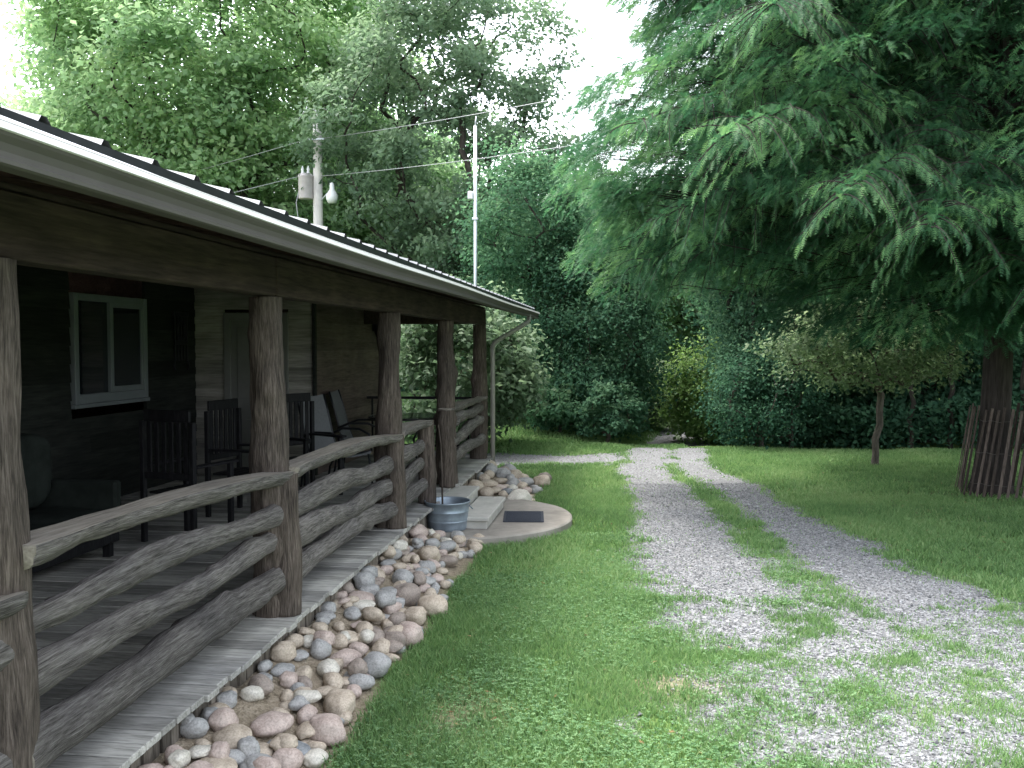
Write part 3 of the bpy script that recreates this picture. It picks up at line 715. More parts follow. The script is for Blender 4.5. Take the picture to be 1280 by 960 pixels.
        fd = out * np.cos(a)[:, None] + sd * np.sin(a)[:, None] + r.normal(0, .3, (nf, 3)) + np.array([0, 0, -1.]) * r.uniform(-.1, .8, (nf, 1))
        FP.append(c); FD.append(fd); FN.append(np.array([0, 0, 1.]) + r.normal(0, .5, (nf, 3))); FS.append(r.uniform(.07, .14, nf))
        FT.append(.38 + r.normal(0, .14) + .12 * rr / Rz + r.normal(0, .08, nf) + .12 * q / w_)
        tb.tube([o * np.array([.82, .82, 1]) - np.array([0, 0, .1]), o, o + out * w_ * .8 - np.array([0, 0, .2 * w_])], [.009, .006, .003], 3, .5, False)
    for k in range(170):        # short low sprays hanging close round the trunk
        az = r.normal(-1.35, .95); rr = r.uniform(.5, 3.0); o = np.array([math.cos(az) * rr, math.sin(az) * rr, r.uniform(2.45, 3.5) - .05 * rr])
        out = np.array([math.cos(az), math.sin(az), 0]); sd = np.array([-out[1], out[0], 0]); w_ = r.uniform(.35, .7); nf = int(230 * w_)
        a = r.normal(0, .75, nf); q = w_ * np.sqrt(r.random(nf)); hx, hy = q * np.cos(a), q * np.sin(a)
        c = o + out * hx[:, None] + sd * hy[:, None] + np.array([0, 0, 1.]) * (.12 - .7 * q ** 2 / w_ + r.normal(0, .05, nf))[:, None]
        fd = out * np.cos(a)[:, None] + sd * np.sin(a)[:, None] + r.normal(0, .3, (nf, 3)) + np.array([0, 0, -1.]) * r.uniform(0, .9, (nf, 1))
        FP.append(c); FD.append(fd); FN.append(np.array([0, 0, 1.]) + r.normal(0, .5, (nf, 3))); FS.append(r.uniform(.07, .14, nf)); FT.append(.34 + r.normal(0, .14) + r.normal(0, .08, nf))
        tb.tube([o * np.array([.3, .3, 1]) + np.array([0, 0, .25]), o, o + out * w_ * .8 - np.array([0, 0, .25 * w_])], [.01, .006, .003], 3, .5, False)
    # boughs reaching toward the drive, most tinted paler to paint in sunlight
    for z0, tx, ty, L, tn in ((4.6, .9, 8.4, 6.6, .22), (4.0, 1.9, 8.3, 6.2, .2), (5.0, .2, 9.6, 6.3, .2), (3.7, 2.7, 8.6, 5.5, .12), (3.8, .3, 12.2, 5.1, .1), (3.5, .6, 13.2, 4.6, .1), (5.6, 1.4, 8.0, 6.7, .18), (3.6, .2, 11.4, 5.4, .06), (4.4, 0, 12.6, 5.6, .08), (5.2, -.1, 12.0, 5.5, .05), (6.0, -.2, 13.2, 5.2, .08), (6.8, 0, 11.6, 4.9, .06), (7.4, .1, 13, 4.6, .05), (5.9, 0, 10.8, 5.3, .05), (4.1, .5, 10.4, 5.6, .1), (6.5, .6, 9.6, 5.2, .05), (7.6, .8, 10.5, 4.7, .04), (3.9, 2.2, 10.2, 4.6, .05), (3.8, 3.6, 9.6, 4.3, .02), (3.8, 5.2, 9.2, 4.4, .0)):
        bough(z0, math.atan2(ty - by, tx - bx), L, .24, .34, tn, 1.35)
    tb.build('trunk', M['trunk_red'], t, True, True)
    P = np.concatenate(FP); D = np.concatenate(FD); Nn = np.concatenate(FN); S = np.concatenate(FS); T = np.concatenate(FT); m = len(P)
    D /= np.linalg.norm(D, axis=1)[:, None]; Nn -= D * np.sum(D * Nn, 1)[:, None]; Nn /= np.linalg.norm(Nn, axis=1)[:, None]; Sd = np.cross(D, Nn)
    K = 7; V = []; TT = []
    for i in range(K):
        u = (i + .5) / K; ll = .30 * math.sin(math.pi * (.15 + .8 * u)) + .06; dr = -.42 * u * u
        for sg in (-1, 1):
            o = P + D * (S * u)[:, None] + np.array([0, 0, 1.]) * (S * dr)[:, None]
            e = (Sd * sg * .85 + D * .6) * (S * ll)[:, None] + Nn * (S * r.normal(0, .05, m))[:, None]
            wv = D * (S * .06)[:, None]
            V.append(np.stack([o - wv, o + wv, o + e], 1)); TT.append(T + r.normal(0, .05, m))
    V = np.stack(V, 1).reshape(-1, 3); TT = np.repeat(np.stack(TT, 1).reshape(-1), 3)
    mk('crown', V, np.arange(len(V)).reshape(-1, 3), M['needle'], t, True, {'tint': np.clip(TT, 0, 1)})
    print('cypress fronds', m)
cypress()

# slatted guard round the cypress
def guard():
    t = empty('tree_guard', (5.16, 13.42, 0), 0, 'leaning slatted wooden guard fence wrapped around the cypress trunk', 'fence')
    b = MB(); wr = MB(); n = 37; r = np.random.default_rng(8)
    for k in range(n):
        a = k * 2 * math.pi / n; rr = .58 + r.normal(0, .015); h = 1.2 + r.normal(0, .02)
        p = np.array((rr * math.cos(a), rr * math.sin(a), .02)); q = p + np.array((.17 + r.normal(0, .012), r.normal(0, .01), h))
        d = q - p; L = np.linalg.norm(d); y = d / L; x = np.array((-math.sin(a), math.cos(a), 0)); x -= y * (x @ y); x /= np.linalg.norm(x); zc = np.cross(x, y)
        Mx = np.eye(4); Mx[:3, 0] = x; Mx[:3, 1] = y; Mx[:3, 2] = zc; Mx[:3, 3] = p
        b.box(-.019, .019, 0, L, -.005, .005, r.random(), .002, Mx)
    for z in (.2, .62, 1.05):
        a = np.linspace(0, 2 * math.pi, 61); wr.tube(np.stack([.575 * np.cos(a) + .17 * z / 1.2, .575 * np.sin(a), z + .01 * np.sin(a * 17)], -1), .0035, 5, .5, False)
    b.build('palings', M['paling'], t); wr.build('wire', M['fence_wire'], t, True)
guard()

# ------------------------------------------------------------------ house with porch
house = empty('house', (0, 0, 0), 0, 'low brown timber house with a long rustic log porch under a metal roof', 'house')
DZ = .36; YF, YN = 14.0, -3.5     # far and near end of the porch deck
def logmesh(name, P, r, parent, m, seed, flat=None, ecc=1.0, rough=1.0, nseg=30, knots=6):
    """a barky log along the points P; flat: the upper side is sawn off at that height above the axis"""
    rr = np.random.default_rng(seed)
    P = np.array(P, float); s = np.concatenate([[0], np.cumsum(np.linalg.norm(np.diff(P, axis=0), axis=1))]); n = int(s[-1] / .022) + 2
    # smooth resample (Catmull-like through cubic easing)
    u = np.linspace(0, s[-1], n); Q = np.stack([np.interp(u, s, P[:, k]) for k in range(3)], -1)
    ker = np.hanning(25); ker /= ker.sum()
    pad = np.vstack([2 * Q[0] - Q[12:0:-1], Q, 2 * Q[-1] - Q[-2:-14:-1]]) if n > 14 else Q
    if n > 14: Q = np.stack([np.convolve(pad[:, k], ker, 'valid') for k in range(3)], -1)
    rad = np.interp(u, s, r) if not np.isscalar(r) else np.full(n, r)
    rad = rad * (1 + .12 * (vn(np.stack([u * 2.2, 0 * u + seed], -1), 31) - .5))
    kn = [(rr.uniform(.1, .9) * s[-1], rr.uniform(0, 6.28), rr.uniform(.06, .22), rr.uniform(.04, .09)) for _ in range(knots)]
    def dsp(B, th, sl):
        ridg = np.abs(vn(np.stack([B[..., 0] * 55, B[..., 1] * 55, B[..., 2] * 4.5], -1), seed) - .5) * 2
        d = (.5 - ridg) * .009 * rough + (vn(np.stack([B[..., 0] * 14, B[..., 1] * 14, B[..., 2] * 5], -1), seed + 3) - .5) * .022 * rough
        for (k, a, h, w) in kn:
            da = np.abs((th - a + math.pi) % (2 * math.pi) - math.pi)
            d = d + (h * .15) * np.exp(-((sl - k) / w) ** 2)[:, None] * np.exp(-(da / .55) ** 2)[None]
        return d
    V, F, B = tube(Q, rad, nseg, True, dsp)
    Qr = np.vstack([np.repeat(Q, nseg, 0), Q[0], Q[-1]]); fm = None
    if ecc != 1: V = Qr + (V - Qr) * np.array([1 / ecc, 1, ecc])
    F4, F3 = F
    fm = np.zeros(len(F4) + len(F3), int)
    fm[len(F4):] = 2
    if flat is not None:
        dz = V[:, 2] - Qr[:, 2]; lim = flat * np.repeat(np.append(rad, 0), 1)[:1]; lim = flat * np.concatenate([np.repeat(rad, nseg), rad[[0, -1]]])
        lim = lim + .004 * (vn(B * np.array([30, 30, 3]), 8) - .5)
        cutv = dz > lim; V[:, 2] = np.where(cutv, Qr[:, 2] + lim, V[:, 2])
        fm[:len(F4)] = np.where(cutv[F4].sum(1) >= 4, 1, 0)
    o = mk(name, V, [F4, F3], [m, M['sawn'], M['cut']], parent, True, {'bark': B + seed * 1.7, 'tint': np.full(len(V), rr.uniform(.3, .7))}, fm)
    return o

# deck
b = MB(); r = np.random.default_rng(3); y = YN
while y < YF - .02:
    wd = .138
    xe = -2.055 + r.normal(0, .008); z = DZ + r.normal(0, .0015)
    wall_x = -5.72 if y < 11.55 else -4.08
    if 9.98 < y < 10.9: xe = -2.12
    b.box(wall_x, xe, y, y + wd - .011, z - .035, z, r.random(), .004); y += wd
b.build('porch_deck', M['plank'], house)
b = MB(); y = YN
while y < YF - .05:
    wd = r.uniform(.07, .1); b.box(-2.155, -2.13 + r.uniform(-.006, .006), y, y + wd - r.uniform(.01, .02), -.02, DZ - .045 - r.uniform(0, .01), r.random(), .002); y += wd
b.box(-2.2, -2.16, YN, YF - .05, .2, DZ - .04, .2)
b.box(-4.05, -2.16, YF - .06, YF - .02, -.02, DZ - .04, .3)
b.build('deck_skirt', M['skirt'], house)
# beam, posts
PY = [2.98, 5.62, 8.45, 11.2, 13.75]
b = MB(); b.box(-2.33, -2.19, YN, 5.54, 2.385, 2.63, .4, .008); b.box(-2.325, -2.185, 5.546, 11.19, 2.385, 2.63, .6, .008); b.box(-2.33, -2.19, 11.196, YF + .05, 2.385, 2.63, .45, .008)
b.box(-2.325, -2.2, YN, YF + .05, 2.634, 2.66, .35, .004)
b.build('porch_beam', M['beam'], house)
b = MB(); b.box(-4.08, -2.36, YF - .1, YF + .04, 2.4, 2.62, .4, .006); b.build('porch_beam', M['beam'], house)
prof = [(0, .135), (.5, .125), (.95, .115), (1.15, .112), (1.3, .105), (1.62, .1), (2.03, .095)]
leans = [(0, 0), (-.02, -.05), (.01, .02), (0, .01), (.01, 0)]
for k, y in enumerate([-1.6] + PY):
    i = max(0, k - 1); lx, ly = leans[i]
    P = [(-2.25 + lx * h / 2, y + ly * h / 2 + .012 * math.sin(h * 2.3 + k), DZ - .01 + h) for h, _ in prof]
    logmesh('porch_post', P, [a * (1.15 if k == 1 else 1) for _, a in prof], house, M['bark_post'], 100 + k, None, 1, 1.5, 36, 9 if k > 1 else 0)
# railings
def railing(name, y0, y1, rails, newels, seed, top=None):
    s = empty(name, (0, 0, 0)); s.parent = house
    for k, (ys_, h) in enumerate(newels):
        P = [(-2.17 + .01 * math.sin(q * 5 + k), ys_ + dy, DZ + .002 + h * q) for q, dy in ((0, 0), (.35, .01), (.7, -.005), (1, 0))]
        logmesh('newel', P, [.098, .092, .088, .086], s, M['bark_post'], seed + 50 + k, None, 1, .9, 28, 3)
    for k, (za, zb, bow, r0, r1, wob) in enumerate(rails):
        n = 7; q = np.linspace(0, 1, n); ph = seed * 1.3 + k * 2.1
        zz = za + (zb - za) * q + bow * np.sin(q * math.pi) + wob * np.sin(q * 7.5 + ph) * (q * (1 - q) * 4)
        xx = -2.24 + (.03 if k else .045) + .025 * np.sin(q * 5 + ph)
        yy = y0 + (y1 - y0) * q
        top_ = k == 0
        logmesh('rail', np.stack([xx, yy, zz], -1), np.linspace(r0, r1, n) * (1 + .12 * np.sin(q * 9 + ph)), s, M['bark_rail'], seed + k, .12 if top_ else None, .95 if top_ else 1.12, 1.0, 32, 0 if top_ else 4)
    return s
railing('railing', -1.45, 2.98, [(1.2, 1.2, .05, .09, .09, .01), (1.0, 1.0, .02, .06, .065, .03), (.82, .85, .02, .06, .065, .02), (.6, .6, .0, .09, .085, .02)], [], 11)
railing('railing', 2.98, 5.58, [(1.36, 1.27, .02, .088, .078, .006), (1.03, 1.01, .04, .05, .056, .022), (.83, .84, .015, .06, .056, .034), (.58, .6, -.01, .088, .08, .012)], [(5.6, .9)], 21)
railing('railing', 5.62, 8.36, [(1.29, 1.235, .03, .088, .078, .012), (1.0, .97, .02, .07, .068, .03), (.81, .75, .015, .07, .07, .035), (.58, .54, .05, .078, .075, .035)], [(8.38, .88)], 31)
railing('railing', 8.5, 9.72, [(1.235, 1.26, .02, .085, .08, .0), (.99, 1.0, .0, .07, .06, .01), (.72, .8, .02, .07, .055, .02), (.5, .58, .01, .075, .06, .01)], [(9.74, .9)], 41)
railing('railing', 10.92, 13.66, [(1.3, 1.3, .0, .075, .07, .015), (1.12, 1.14, .0, .06, .065, .02), (.86, .95, .0, .075, .065, .03), (.62, .66, .02, .07, .065, .02)], [(10.9, .93)], 51)
e = empty('end_railing'); e.parent = house
b = MB(); b.box(-4.05, -2.36, YF - .09, YF - .03, 1.24, 1.28, .5, .004); b.build('rail', M['dark_wood'], e)
b = MB(); b.box(-4.05, -2.36, YF - .08, YF - .04, .5, .54, .5, .004); b.build('rail', M['dark_wood'], e)
for k in range(9):
    b = MB(); x = -3.98 + k * .19; b.box(x, x + .028, YF - .075, YF - .047, .54, 1.24, .5, .002)
    if k in (0, 8): b.build('baluster', M['dark_wood'], e)

# walls with lapped boards
def lap_wall(name, m, p0, p1, z0, z1, lap, seed, holes=(), out=1):
    """boards from p0 to p1 (plan), outward normal on the left of p0->p1 when out=1"""
    r = np.random.default_rng(seed); b = MB(); p0 = np.array(p0, float); p1 = np.array(p1, float); d = p1 - p0; L = np.linalg.norm(d); d /= L
    nrm = np.array((d[1], -d[0])) * out
    z = z0
    while z < z1 - .02:
        zt = min(z + lap, z1)
        segs = [(0, L)]
        for (a, c, h0, h1) in holes:
            if zt > h0 and z < h1:
                segs = [(s0, min(s1, a)) for s0, s1 in segs if s0 < a] + [(max(s0, c), s1) for s0, s1 in segs if s1 > c]
        for s0, s1 in segs:
            cuts = [s0] + sorted(r.uniform(s0, s1, int((s1 - s0) / 3.5))) + [s1]
            for a, c in zip(cuts, cuts[1:]):
                if c - a < .01: continue
                A, C = p0 + d * (a + .001), p0 + d * (c - .001)
                ob, ot = nrm * .022, nrm * .006; bk = -nrm * .02
                V = [(*(A + ob), z), (*(C + ob), z), (*(C + ot), zt), (*(A + ot), zt), (*(A + bk), z), (*(C + bk), z), (*(C + bk), zt), (*(A + bk), zt)]
                b.add(V, np.array([(0, 1, 2, 3), (5, 4, 7, 6), (4, 5, 1, 0), (3, 2, 6, 7), (4, 0, 3, 7), (1, 5, 6, 2)]), r.random())
        z = zt
    return b.build(name, m, house)
WX = -5.72
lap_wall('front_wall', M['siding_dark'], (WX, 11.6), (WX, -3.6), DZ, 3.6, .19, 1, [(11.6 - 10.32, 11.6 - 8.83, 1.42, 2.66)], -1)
lap_wall('return_wall', M['siding_grey'], (WX, 11.6), (-4.1, 11.6), DZ, 3.2, .095, 2, [(.42, 1.3, DZ, 2.5)])
lap_wall('side_wall', M['siding_brown'], (-4.1, 14.85), (-4.1, 11.62), 0, 3.2, .125, 3, (), -1)
lap_wall('end_wall', M['siding_brown'], (-11.5, 14.85), (-4.12, 14.85), 0, 3.2, .125, 4, (), -1)
lap_wall('back_wall', M['siding_brown'], (-11.5, -3.6), (-11.5, 14.83), 0, 2.6, .125, 5, (), -1)
lap_wall('near_wall', M['siding_brown'], (-11.48, -3.6), (-5.74, -3.6), 0, 3.2, .125, 6)
b = MB(); b.box(-4.09, -4.05, 11.56, 11.63, DZ + .01, 3.0, .5, .004); b.build('corner_trim', M['siding_dark'], house)
# window
wn = empty('window'); wn.parent = house
y0, y1, z0, z1 = 8.85, 10.3, 1.46, 2.62; x = WX + .02
b = MB(); f = .075
b.box(x - .05, x + .035, y0, y0 + f, z0, z1, .5, .006); b.box(x - .05, x + .035, y1 - f, y1, z0, z1, .5, .006)
b.box(x - .05, x + .034, y0 + f, y1 - f, z1 - f, z1, .5, .006); b.box(x - .05, x + .045, y0 - .02, y1 + .02, z0 - .045, z0 - .002, .5, .006)
b.box(x - .05, x + .034, y0 + f, y1 - f, z0, z0 + .1, .5, .006)
b.build('frame', M['trim'], wn)
b = MB(); mz = (y0 + y1) / 2; b.box(x - .03, x + .028, mz - .05, mz + .012, z0 + .1, z1 - f, .5, .004)
b.box(x - .03, x + .024, mz + .012, y1 - f, z1 - f - .05, z1 - f, .5, .004); b.box(x - .03, x + .024, mz + .012, y1 - f, z0 + .1, z0 + .16, .5, .004); b.box(x - .03, x + .024, y1 - f - .04, y1 - f, z0 + .16, z1 - f - .05, .5, .004)
b.build('sash', M['trim'], wn)
b = MB(); b.box(x - .02, x - .012, y0 + f, mz - .05, z0 + .1, z1 - f); b.build('pane', M['glass'], wn)
b = MB(); b.box(x - .008, x, mz + .012, y1 - f - .04, z0 + .16, z1 - f - .05); b.build('pane', M['glass'], wn)
# door in the return wall
dr = empty('door'); dr.parent = house
yd = 11.6; xa, xb = WX + .42, WX + 1.3
b = MB()
b.box(xa, xa + .09, yd - .04, yd + .03, DZ + .002, 2.5, .5, .005); b.box(xb - .09, xb, yd - .04, yd + .03, DZ + .002, 2.5, .5, .005); b.box(xa + .09, xb - .09, yd - .04, yd + .03, 2.4, 2.5, .5, .005)
b.build('frame', M['door'], dr)
b = MB(); b.box(xa + .09, xb - .09, yd - .01, yd + .03, DZ + .01, 2.4, .5, .004)
for zc, hh in ((.75, .5), (1.75, .95)): b.box(xa + .18, xb - .18, yd - .022, yd - .011, zc - hh / 2 + .1, zc + hh / 2 + .1, .6, .008)
b.build('panel', M['door'], dr)
V, F = lathe([(.004, -.03), (.024, -.03), (.03, -.015), (.024, 0), (.012, .008), (.012, .03)], 16)
b = MB(); b.add(np.stack([V[:, 0] + xa + .16, V[:, 2] + yd - .035, V[:, 1] + 1.35], -1), F); b.build('handle', M['trim'], dr, True)

# roof: ribbed metal sheets on rafters, gutter and downspout
EX, EZ, SL = -1.67, 2.716, .22; RX = -7.4; RY0, RY1 = -4.1, 16.3
def roof():
    b = MB(); prof = []; y = RY0
    while y < RY1 - .01:
        prof += [(y, 0), (y + .255, 0), (y + .27, .02), (y + .296, .02), (y + .315, 0)]; y += .315
    prof.append((RY1, 0)); prof = np.array(prof); m = len(prof)
    for s0, x0, x1 in ((1, EX, RX), (-1, 2 * RX - EX, RX)):
        xs_ = np.linspace(x0, x1, 6); V = []
        for xx in xs_:
            z = EZ + abs(xx - x0) * SL; V.append(np.stack([np.full(m, xx), prof[:, 0], z + prof[:, 1]], -1))
        V = np.concatenate(V); i = np.arange(5)[:, None] * m + np.arange(m - 1)[None]; F = np.stack([i, i + 1, i + m + 1, i + m], -1).reshape(-1, 4)
        V2 = V.copy(); V2[:, 2] -= .002
        b.add(V, F)
    rf = b.build('roof', M['roofing'], house)
    c = MB(); zr = EZ + (EX - RX) * SL; 
    for yy in np.arange(RY0 + .02, RY1, 1.9): c.box(RX - .16, RX + .16, yy, min(yy + 1.905, RY1), zr + .028, zr + .034)
    c.build('ridge_cap', M['roofing'], rf)
    # decking under the sheets, rafters, edge boards
    c = MB()
    for s0 in (1, -1):
        for k in range(9):
            x0 = EX - .03 - k * .62; x1 = x0 - .6
            za, zb = EZ - .004 - (x0 - EX) * -SL * -1, EZ
            za = EZ - .005 + (EX - x0) * SL; zb = EZ - .005 + (EX - x1) * SL
            X0, X1 = (x0, x1) if s0 == 1 else (2 * RX - x0, 2 * RX - x1)
            V = [(X0, RY0 + .03, za - .02), (X1, RY0 + .03, zb - .02), (X1, RY1 - .03, zb - .02), (X0, RY1 - .03, za - .02), (X0, RY0 + .03, za), (X1, RY0 + .03, zb), (X1, RY1 - .03, zb), (X0, RY1 - .03, za)]
            c.add(V, np.array([(0, 1, 2, 3), (4, 7, 6, 5), (0, 4, 5, 1), (2, 6, 7, 3), (0, 3, 7, 4), (1, 5, 6, 2)]), .3 + .4 * random.random())
    c.build('roof_boards', M['beam'], rf)
    y = RY0 + .1
    while y < RY1 - .05:
        c = MB(); z = lambda q: EZ - .027 + (EX - q) * SL
        xa, xb = EX - .045, -5.7
        V = [(xa, y, z(xa) - .12), (xb, y, z(xb) - .14), (xb, y + .04, z(xb) - .14), (xa, y + .04, z(xa) - .12), (xa, y, z(xa)), (xb, y, z(xb)), (xb, y + .04, z(xb)), (xa, y + .04, z(xa))]
        c.add(V, np.array([(0, 1, 2, 3), (4, 7, 6, 5), (0, 4, 5, 1), (2, 6, 7, 3), (0, 3, 7, 4), (1, 5, 6, 2)]), .5)
        c.build('rafter', M['rafter'], rf); y += .8
    c = MB(); c.box(EX - .042, EX - .02, RY0, RY1, EZ - .125, EZ - .012, .5, .002); c.build('fascia', M['beam'], rf)
    c = MB(); c.box(EX - .018, EX + .008, RY0, RY1, EZ - .06, EZ - .003); c.build('drip_edge', M['black'], rf)
    # gable ends
    for yy, xg in ((14.86, -4.1), (-3.62, WX)):
        c = MB(); zt = EZ + (EX - RX) * SL - .05; zz = lambda q: EZ + (EX - q) * SL - .05
        c.add([(xg, yy, 2.5), (2 * RX - xg, yy, 2.5), (2 * RX - xg, yy, zz(xg)), (RX, yy, zt), (xg, yy, zz(xg))], np.array([(0, 1, 2, 3, 4)])); c.build('gable', M['siding_brown'], house)
roof()
g = MB(); GX, GZt = -1.575, 2.643
pr = [(-.085, -.012), (-.085, -.132), (-.03, -.132), (-.02, -.126), (-.02, -.112), (-.026, -.104), (-.03, -.085), (-.022, -.06), (-.006, -.042), (0, -.03), (0, -.0), ]
pr = np.array(pr) * np.array([1, .8]); gy = np.linspace(RY0, RY1 + .02, 60)
sag = .006 * np.sin(gy * .9)
V = np.stack([np.repeat((GX + pr[:, 0])[None], 60, 0), np.repeat(gy[:, None], len(pr), 1), GZt + pr[:, 1][None] + sag[:, None]], -1).reshape(-1, 3)
i = np.arange(59)[:, None] * len(pr) + np.arange(len(pr) - 1)[None]; F = np.stack([i, i + 1, i + 1 + len(pr), i + len(pr)], -1).reshape(-1, 4)
g.add(V, F); e = (59 * len(pr)); g.add(V[e:], np.array([list(range(len(pr)))]))
gu = g.build('gutter', M['gutter'], house, False)
g = MB(); pl = np.array([(-.016, -.003), (-.016, .004), (-.002, .004), (.008, -.022), (.0008, -.025)])
V = np.stack([np.repeat((GX + pl[:, 0])[None], 60, 0), np.repeat(gy[:, None], 5, 1), GZt + pl[:, 1][None] + sag[:, None]], -1).reshape(-1, 3)
i = np.arange(59)[:, None] * 5 + np.arange(4)[None]; g.add(V, np.stack([i, i + 1, i + 6, i + 5], -1).reshape(-1, 4)); g.build('gutter_lip', M['gutter_lip'], gu)
# a lifted strip of flashing at the near end of the eave
n = 14; yy = np.linspace(1.2, 3.15, n); V = []
for k, y in enumerate(yy):
    q = (3.15 - y) / 1.9; V += [(GX - .006, y, GZt + .004), (GX - .02 - .02 * q, y, GZt + .012 + .03 * q), (GX - .12, y, GZt + .02 + .035 * q)]
i = np.arange(n - 1)[:, None] * 3 + np.arange(2)[None]; mk('flashing', V, np.stack([i, i + 1, i + 4, i + 3], -1).reshape(-1, 4), M['flashing'], house, True)
d = MB(); PTS = [(GX - .05, 15.0, 2.57), (GX - .05, 14.97, 2.47), (GX - .1, 14.9, 2.42), (-2.03, 13.98, 2.13), (-2.06, 13.9, 2.06), (-2.06, 13.89, 1.9), (-2.06, 13.89, .22)]
d.tube(PTS, .036, 10, .5, True); d.build('downspout', M['downspout'], house, True)
d = MB(); d.tube([(-2.06, 13.89, .24), (-2.06, 13.89, .0)], .055, 12); d.build('downspout_boot', M['black'], house, True)

# things on the wall
def ornament():
    t = empty('wall_ornament', (WX + .03, 11.15, 1.78), 0, 'dark tall iron ornament hanging on the porch wall right of the window', 'wall decoration')
    b = MB(); b.box(0, .025, -.2, .2, .66, .72, .5, .006); b.box(0, .025, -.17, .17, .3, .36, .5, .006)
    for k in range(5): b.box(.002, .02, -.17 + k * .078, -.14 + k * .078, .1, .66, .5, .004)
    b.tube([(.01, -.17, .1), (.01, -.2, .02), (.01, -.16, -.02)], .012, 6); b.tube([(.01, .17, .1), (.01, .2, .02), (.01, .16, -.02)], .012, 6)
    a = np.linspace(0, 2 * math.pi, 25); b.tube(np.stack([0 * a + .015, .1 * np.cos(a), .49 + .13 * np.sin(a)], -1), .016, 6, .5, False)
    b.build('ironwork', M['ornament'], t)
ornament()
def lantern():
    t = empty('wall_lantern', (-4.05, 14.38, 2.38), 0, 'dark oval lantern on the brown wall behind the third log post', 'lantern')
    V, F = lathe([(.002, -.24), (.06, -.2), (.1, -.1), (.11, 0), (.1, .1), (.06, .2), (.03, .24), (.002, .25)], 20); b = MB(); b.add(V + np.array((.1, 0, 0)), F); b.build('lamp_shade', M['black'], t, True)
    b = MB(); b.box(-.02, .02, -.05, .05, -.08, .08, .5, .004); b.bar((0, 0, .05), (.1, 0, .26), .015, .015); b.build('bracket', M['black'], t)
lantern()

# ------------------------------------------------------------------ porch furniture
def sling_chair(label, x, y, rz, group):
    t = empty('patio_chair', (x, y, DZ), rz, label, 'chair', group)
    # faces local -Y ; side frames
    for s in (-1, 1):
        b = MB(); X = s * .27
        b.tube([(X, .42, 1.1), (X, .36, .9), (X, .27, .55), (X, .2, .38), (X, .0, .36), (X, -.28, .42)], .014, 8); b.build('side_frame', M['black'], t, True)
        b = MB(); b.tube([(X * 1.08, .3, .62), (X * 1.1, .15, .68), (X * 1.1, -.1, .68), (X * 1.1, -.24, .62), (X * 1.08, -.28, .42)], .016, 8); b.build('armrest', M['black'], t, True)
        b = MB(); b.tube([(X, .22, .38), (X, .33, .2), (X, .36, .014)], .014, 8); b.build('leg', M['black'], t, True)
        b = MB(); b.tube([(X, -.24, .41), (X, -.28, .2), (X, -.3, .014)], .014, 8); b.build('leg', M['black'], t, True)
    pr = np.array([(.425, 1.1), (.36, .9), (.27, .56), (.205, .41), (.16, .375), (0, .36), (-.2, .395), (-.285, .42), (-.3, .4)])
    V = np.concatenate([np.stack([np.full(len(pr), xx), pr[:, 0], pr[:, 1] + (0 if abs(xx) > .2 else -.012)], -1) for xx in (-.255, -.13, 0, .13, .255)]); n = len(pr)
    i = np.arange(4)[:, None] * n + np.arange(n - 1)[None]; mk('sling', V, np.stack([i, i + 1, i + n + 1, i + n], -1).reshape(-1, 4), M['sling'], t, True)
    return t
def slat_chair(label, x, y, rz, group=None):
    t = empty('wooden_chair', (x, y, DZ), rz, label, 'chair', group)
    b = MB()
    for k in range(5): b.box(-.25, .25, -.26 + k * .1, -.17 + k * .1, .42, .44, .5, .004)
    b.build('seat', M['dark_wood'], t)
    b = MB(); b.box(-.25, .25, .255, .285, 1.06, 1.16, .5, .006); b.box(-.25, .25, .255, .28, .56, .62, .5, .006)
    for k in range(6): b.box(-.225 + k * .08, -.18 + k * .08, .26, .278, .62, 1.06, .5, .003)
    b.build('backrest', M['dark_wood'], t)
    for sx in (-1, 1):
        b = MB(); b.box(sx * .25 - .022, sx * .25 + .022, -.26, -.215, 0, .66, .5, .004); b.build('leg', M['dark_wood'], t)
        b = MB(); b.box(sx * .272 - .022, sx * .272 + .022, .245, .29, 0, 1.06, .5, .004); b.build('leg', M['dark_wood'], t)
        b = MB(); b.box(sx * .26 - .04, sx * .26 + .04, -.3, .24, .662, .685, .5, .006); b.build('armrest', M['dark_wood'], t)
    return t
slat_chair('dark slat-backed wooden chair facing the wall by the porch window', -3.86, 7.7, R(165))
slat_chair('dark low wooden chair turned sideways beside the second log post', -3.85, 8.9, R(80))
slat_chair('dark slatted chair with bright edges in front of the grey return wall', -3.6, 10.05, R(60))
sling_chair('grey sling patio chair with curved arms next to the corner of the brown wall', -3.48, 10.75, R(72), 'patio chairs by the glass table')
sling_chair('grey sling patio chair half hidden behind the third log post', -3.55, 12.1, R(95), 'patio chairs by the glass table')
def table():
    t = empty('patio_table', (-3.05, 12.55, DZ), 0, 'round glass topped patio table with black legs near the porch end', 'table')
    V, F = lathe([(.001, .715), (.53, .715), (.54, .722), (.53, .729), (.001, .729)], 40); b = MB(); b.add(V, F); b.build('table_top', M['tableglass'], t, False)
    b = MB(); a = np.linspace(0, 2 * math.pi, 41); b.tube(np.stack([.545 * np.cos(a), .545 * np.sin(a), 0 * a + .715], -1), .016, 8, .5, False); b.build('rim', M['black'], t, True)
    for k in range(4):
        a = .6 + k * math.pi / 2; c, s = math.cos(a), math.sin(a); b = MB()
        b.tube([(.5 * c, .5 * s, .7), (.2 * c, .2 * s, .42), (.22 * c, .22 * s, .25), (.46 * c, .46 * s, .014)], .016, 8); b.build('leg', M['black'], t, True)
table()
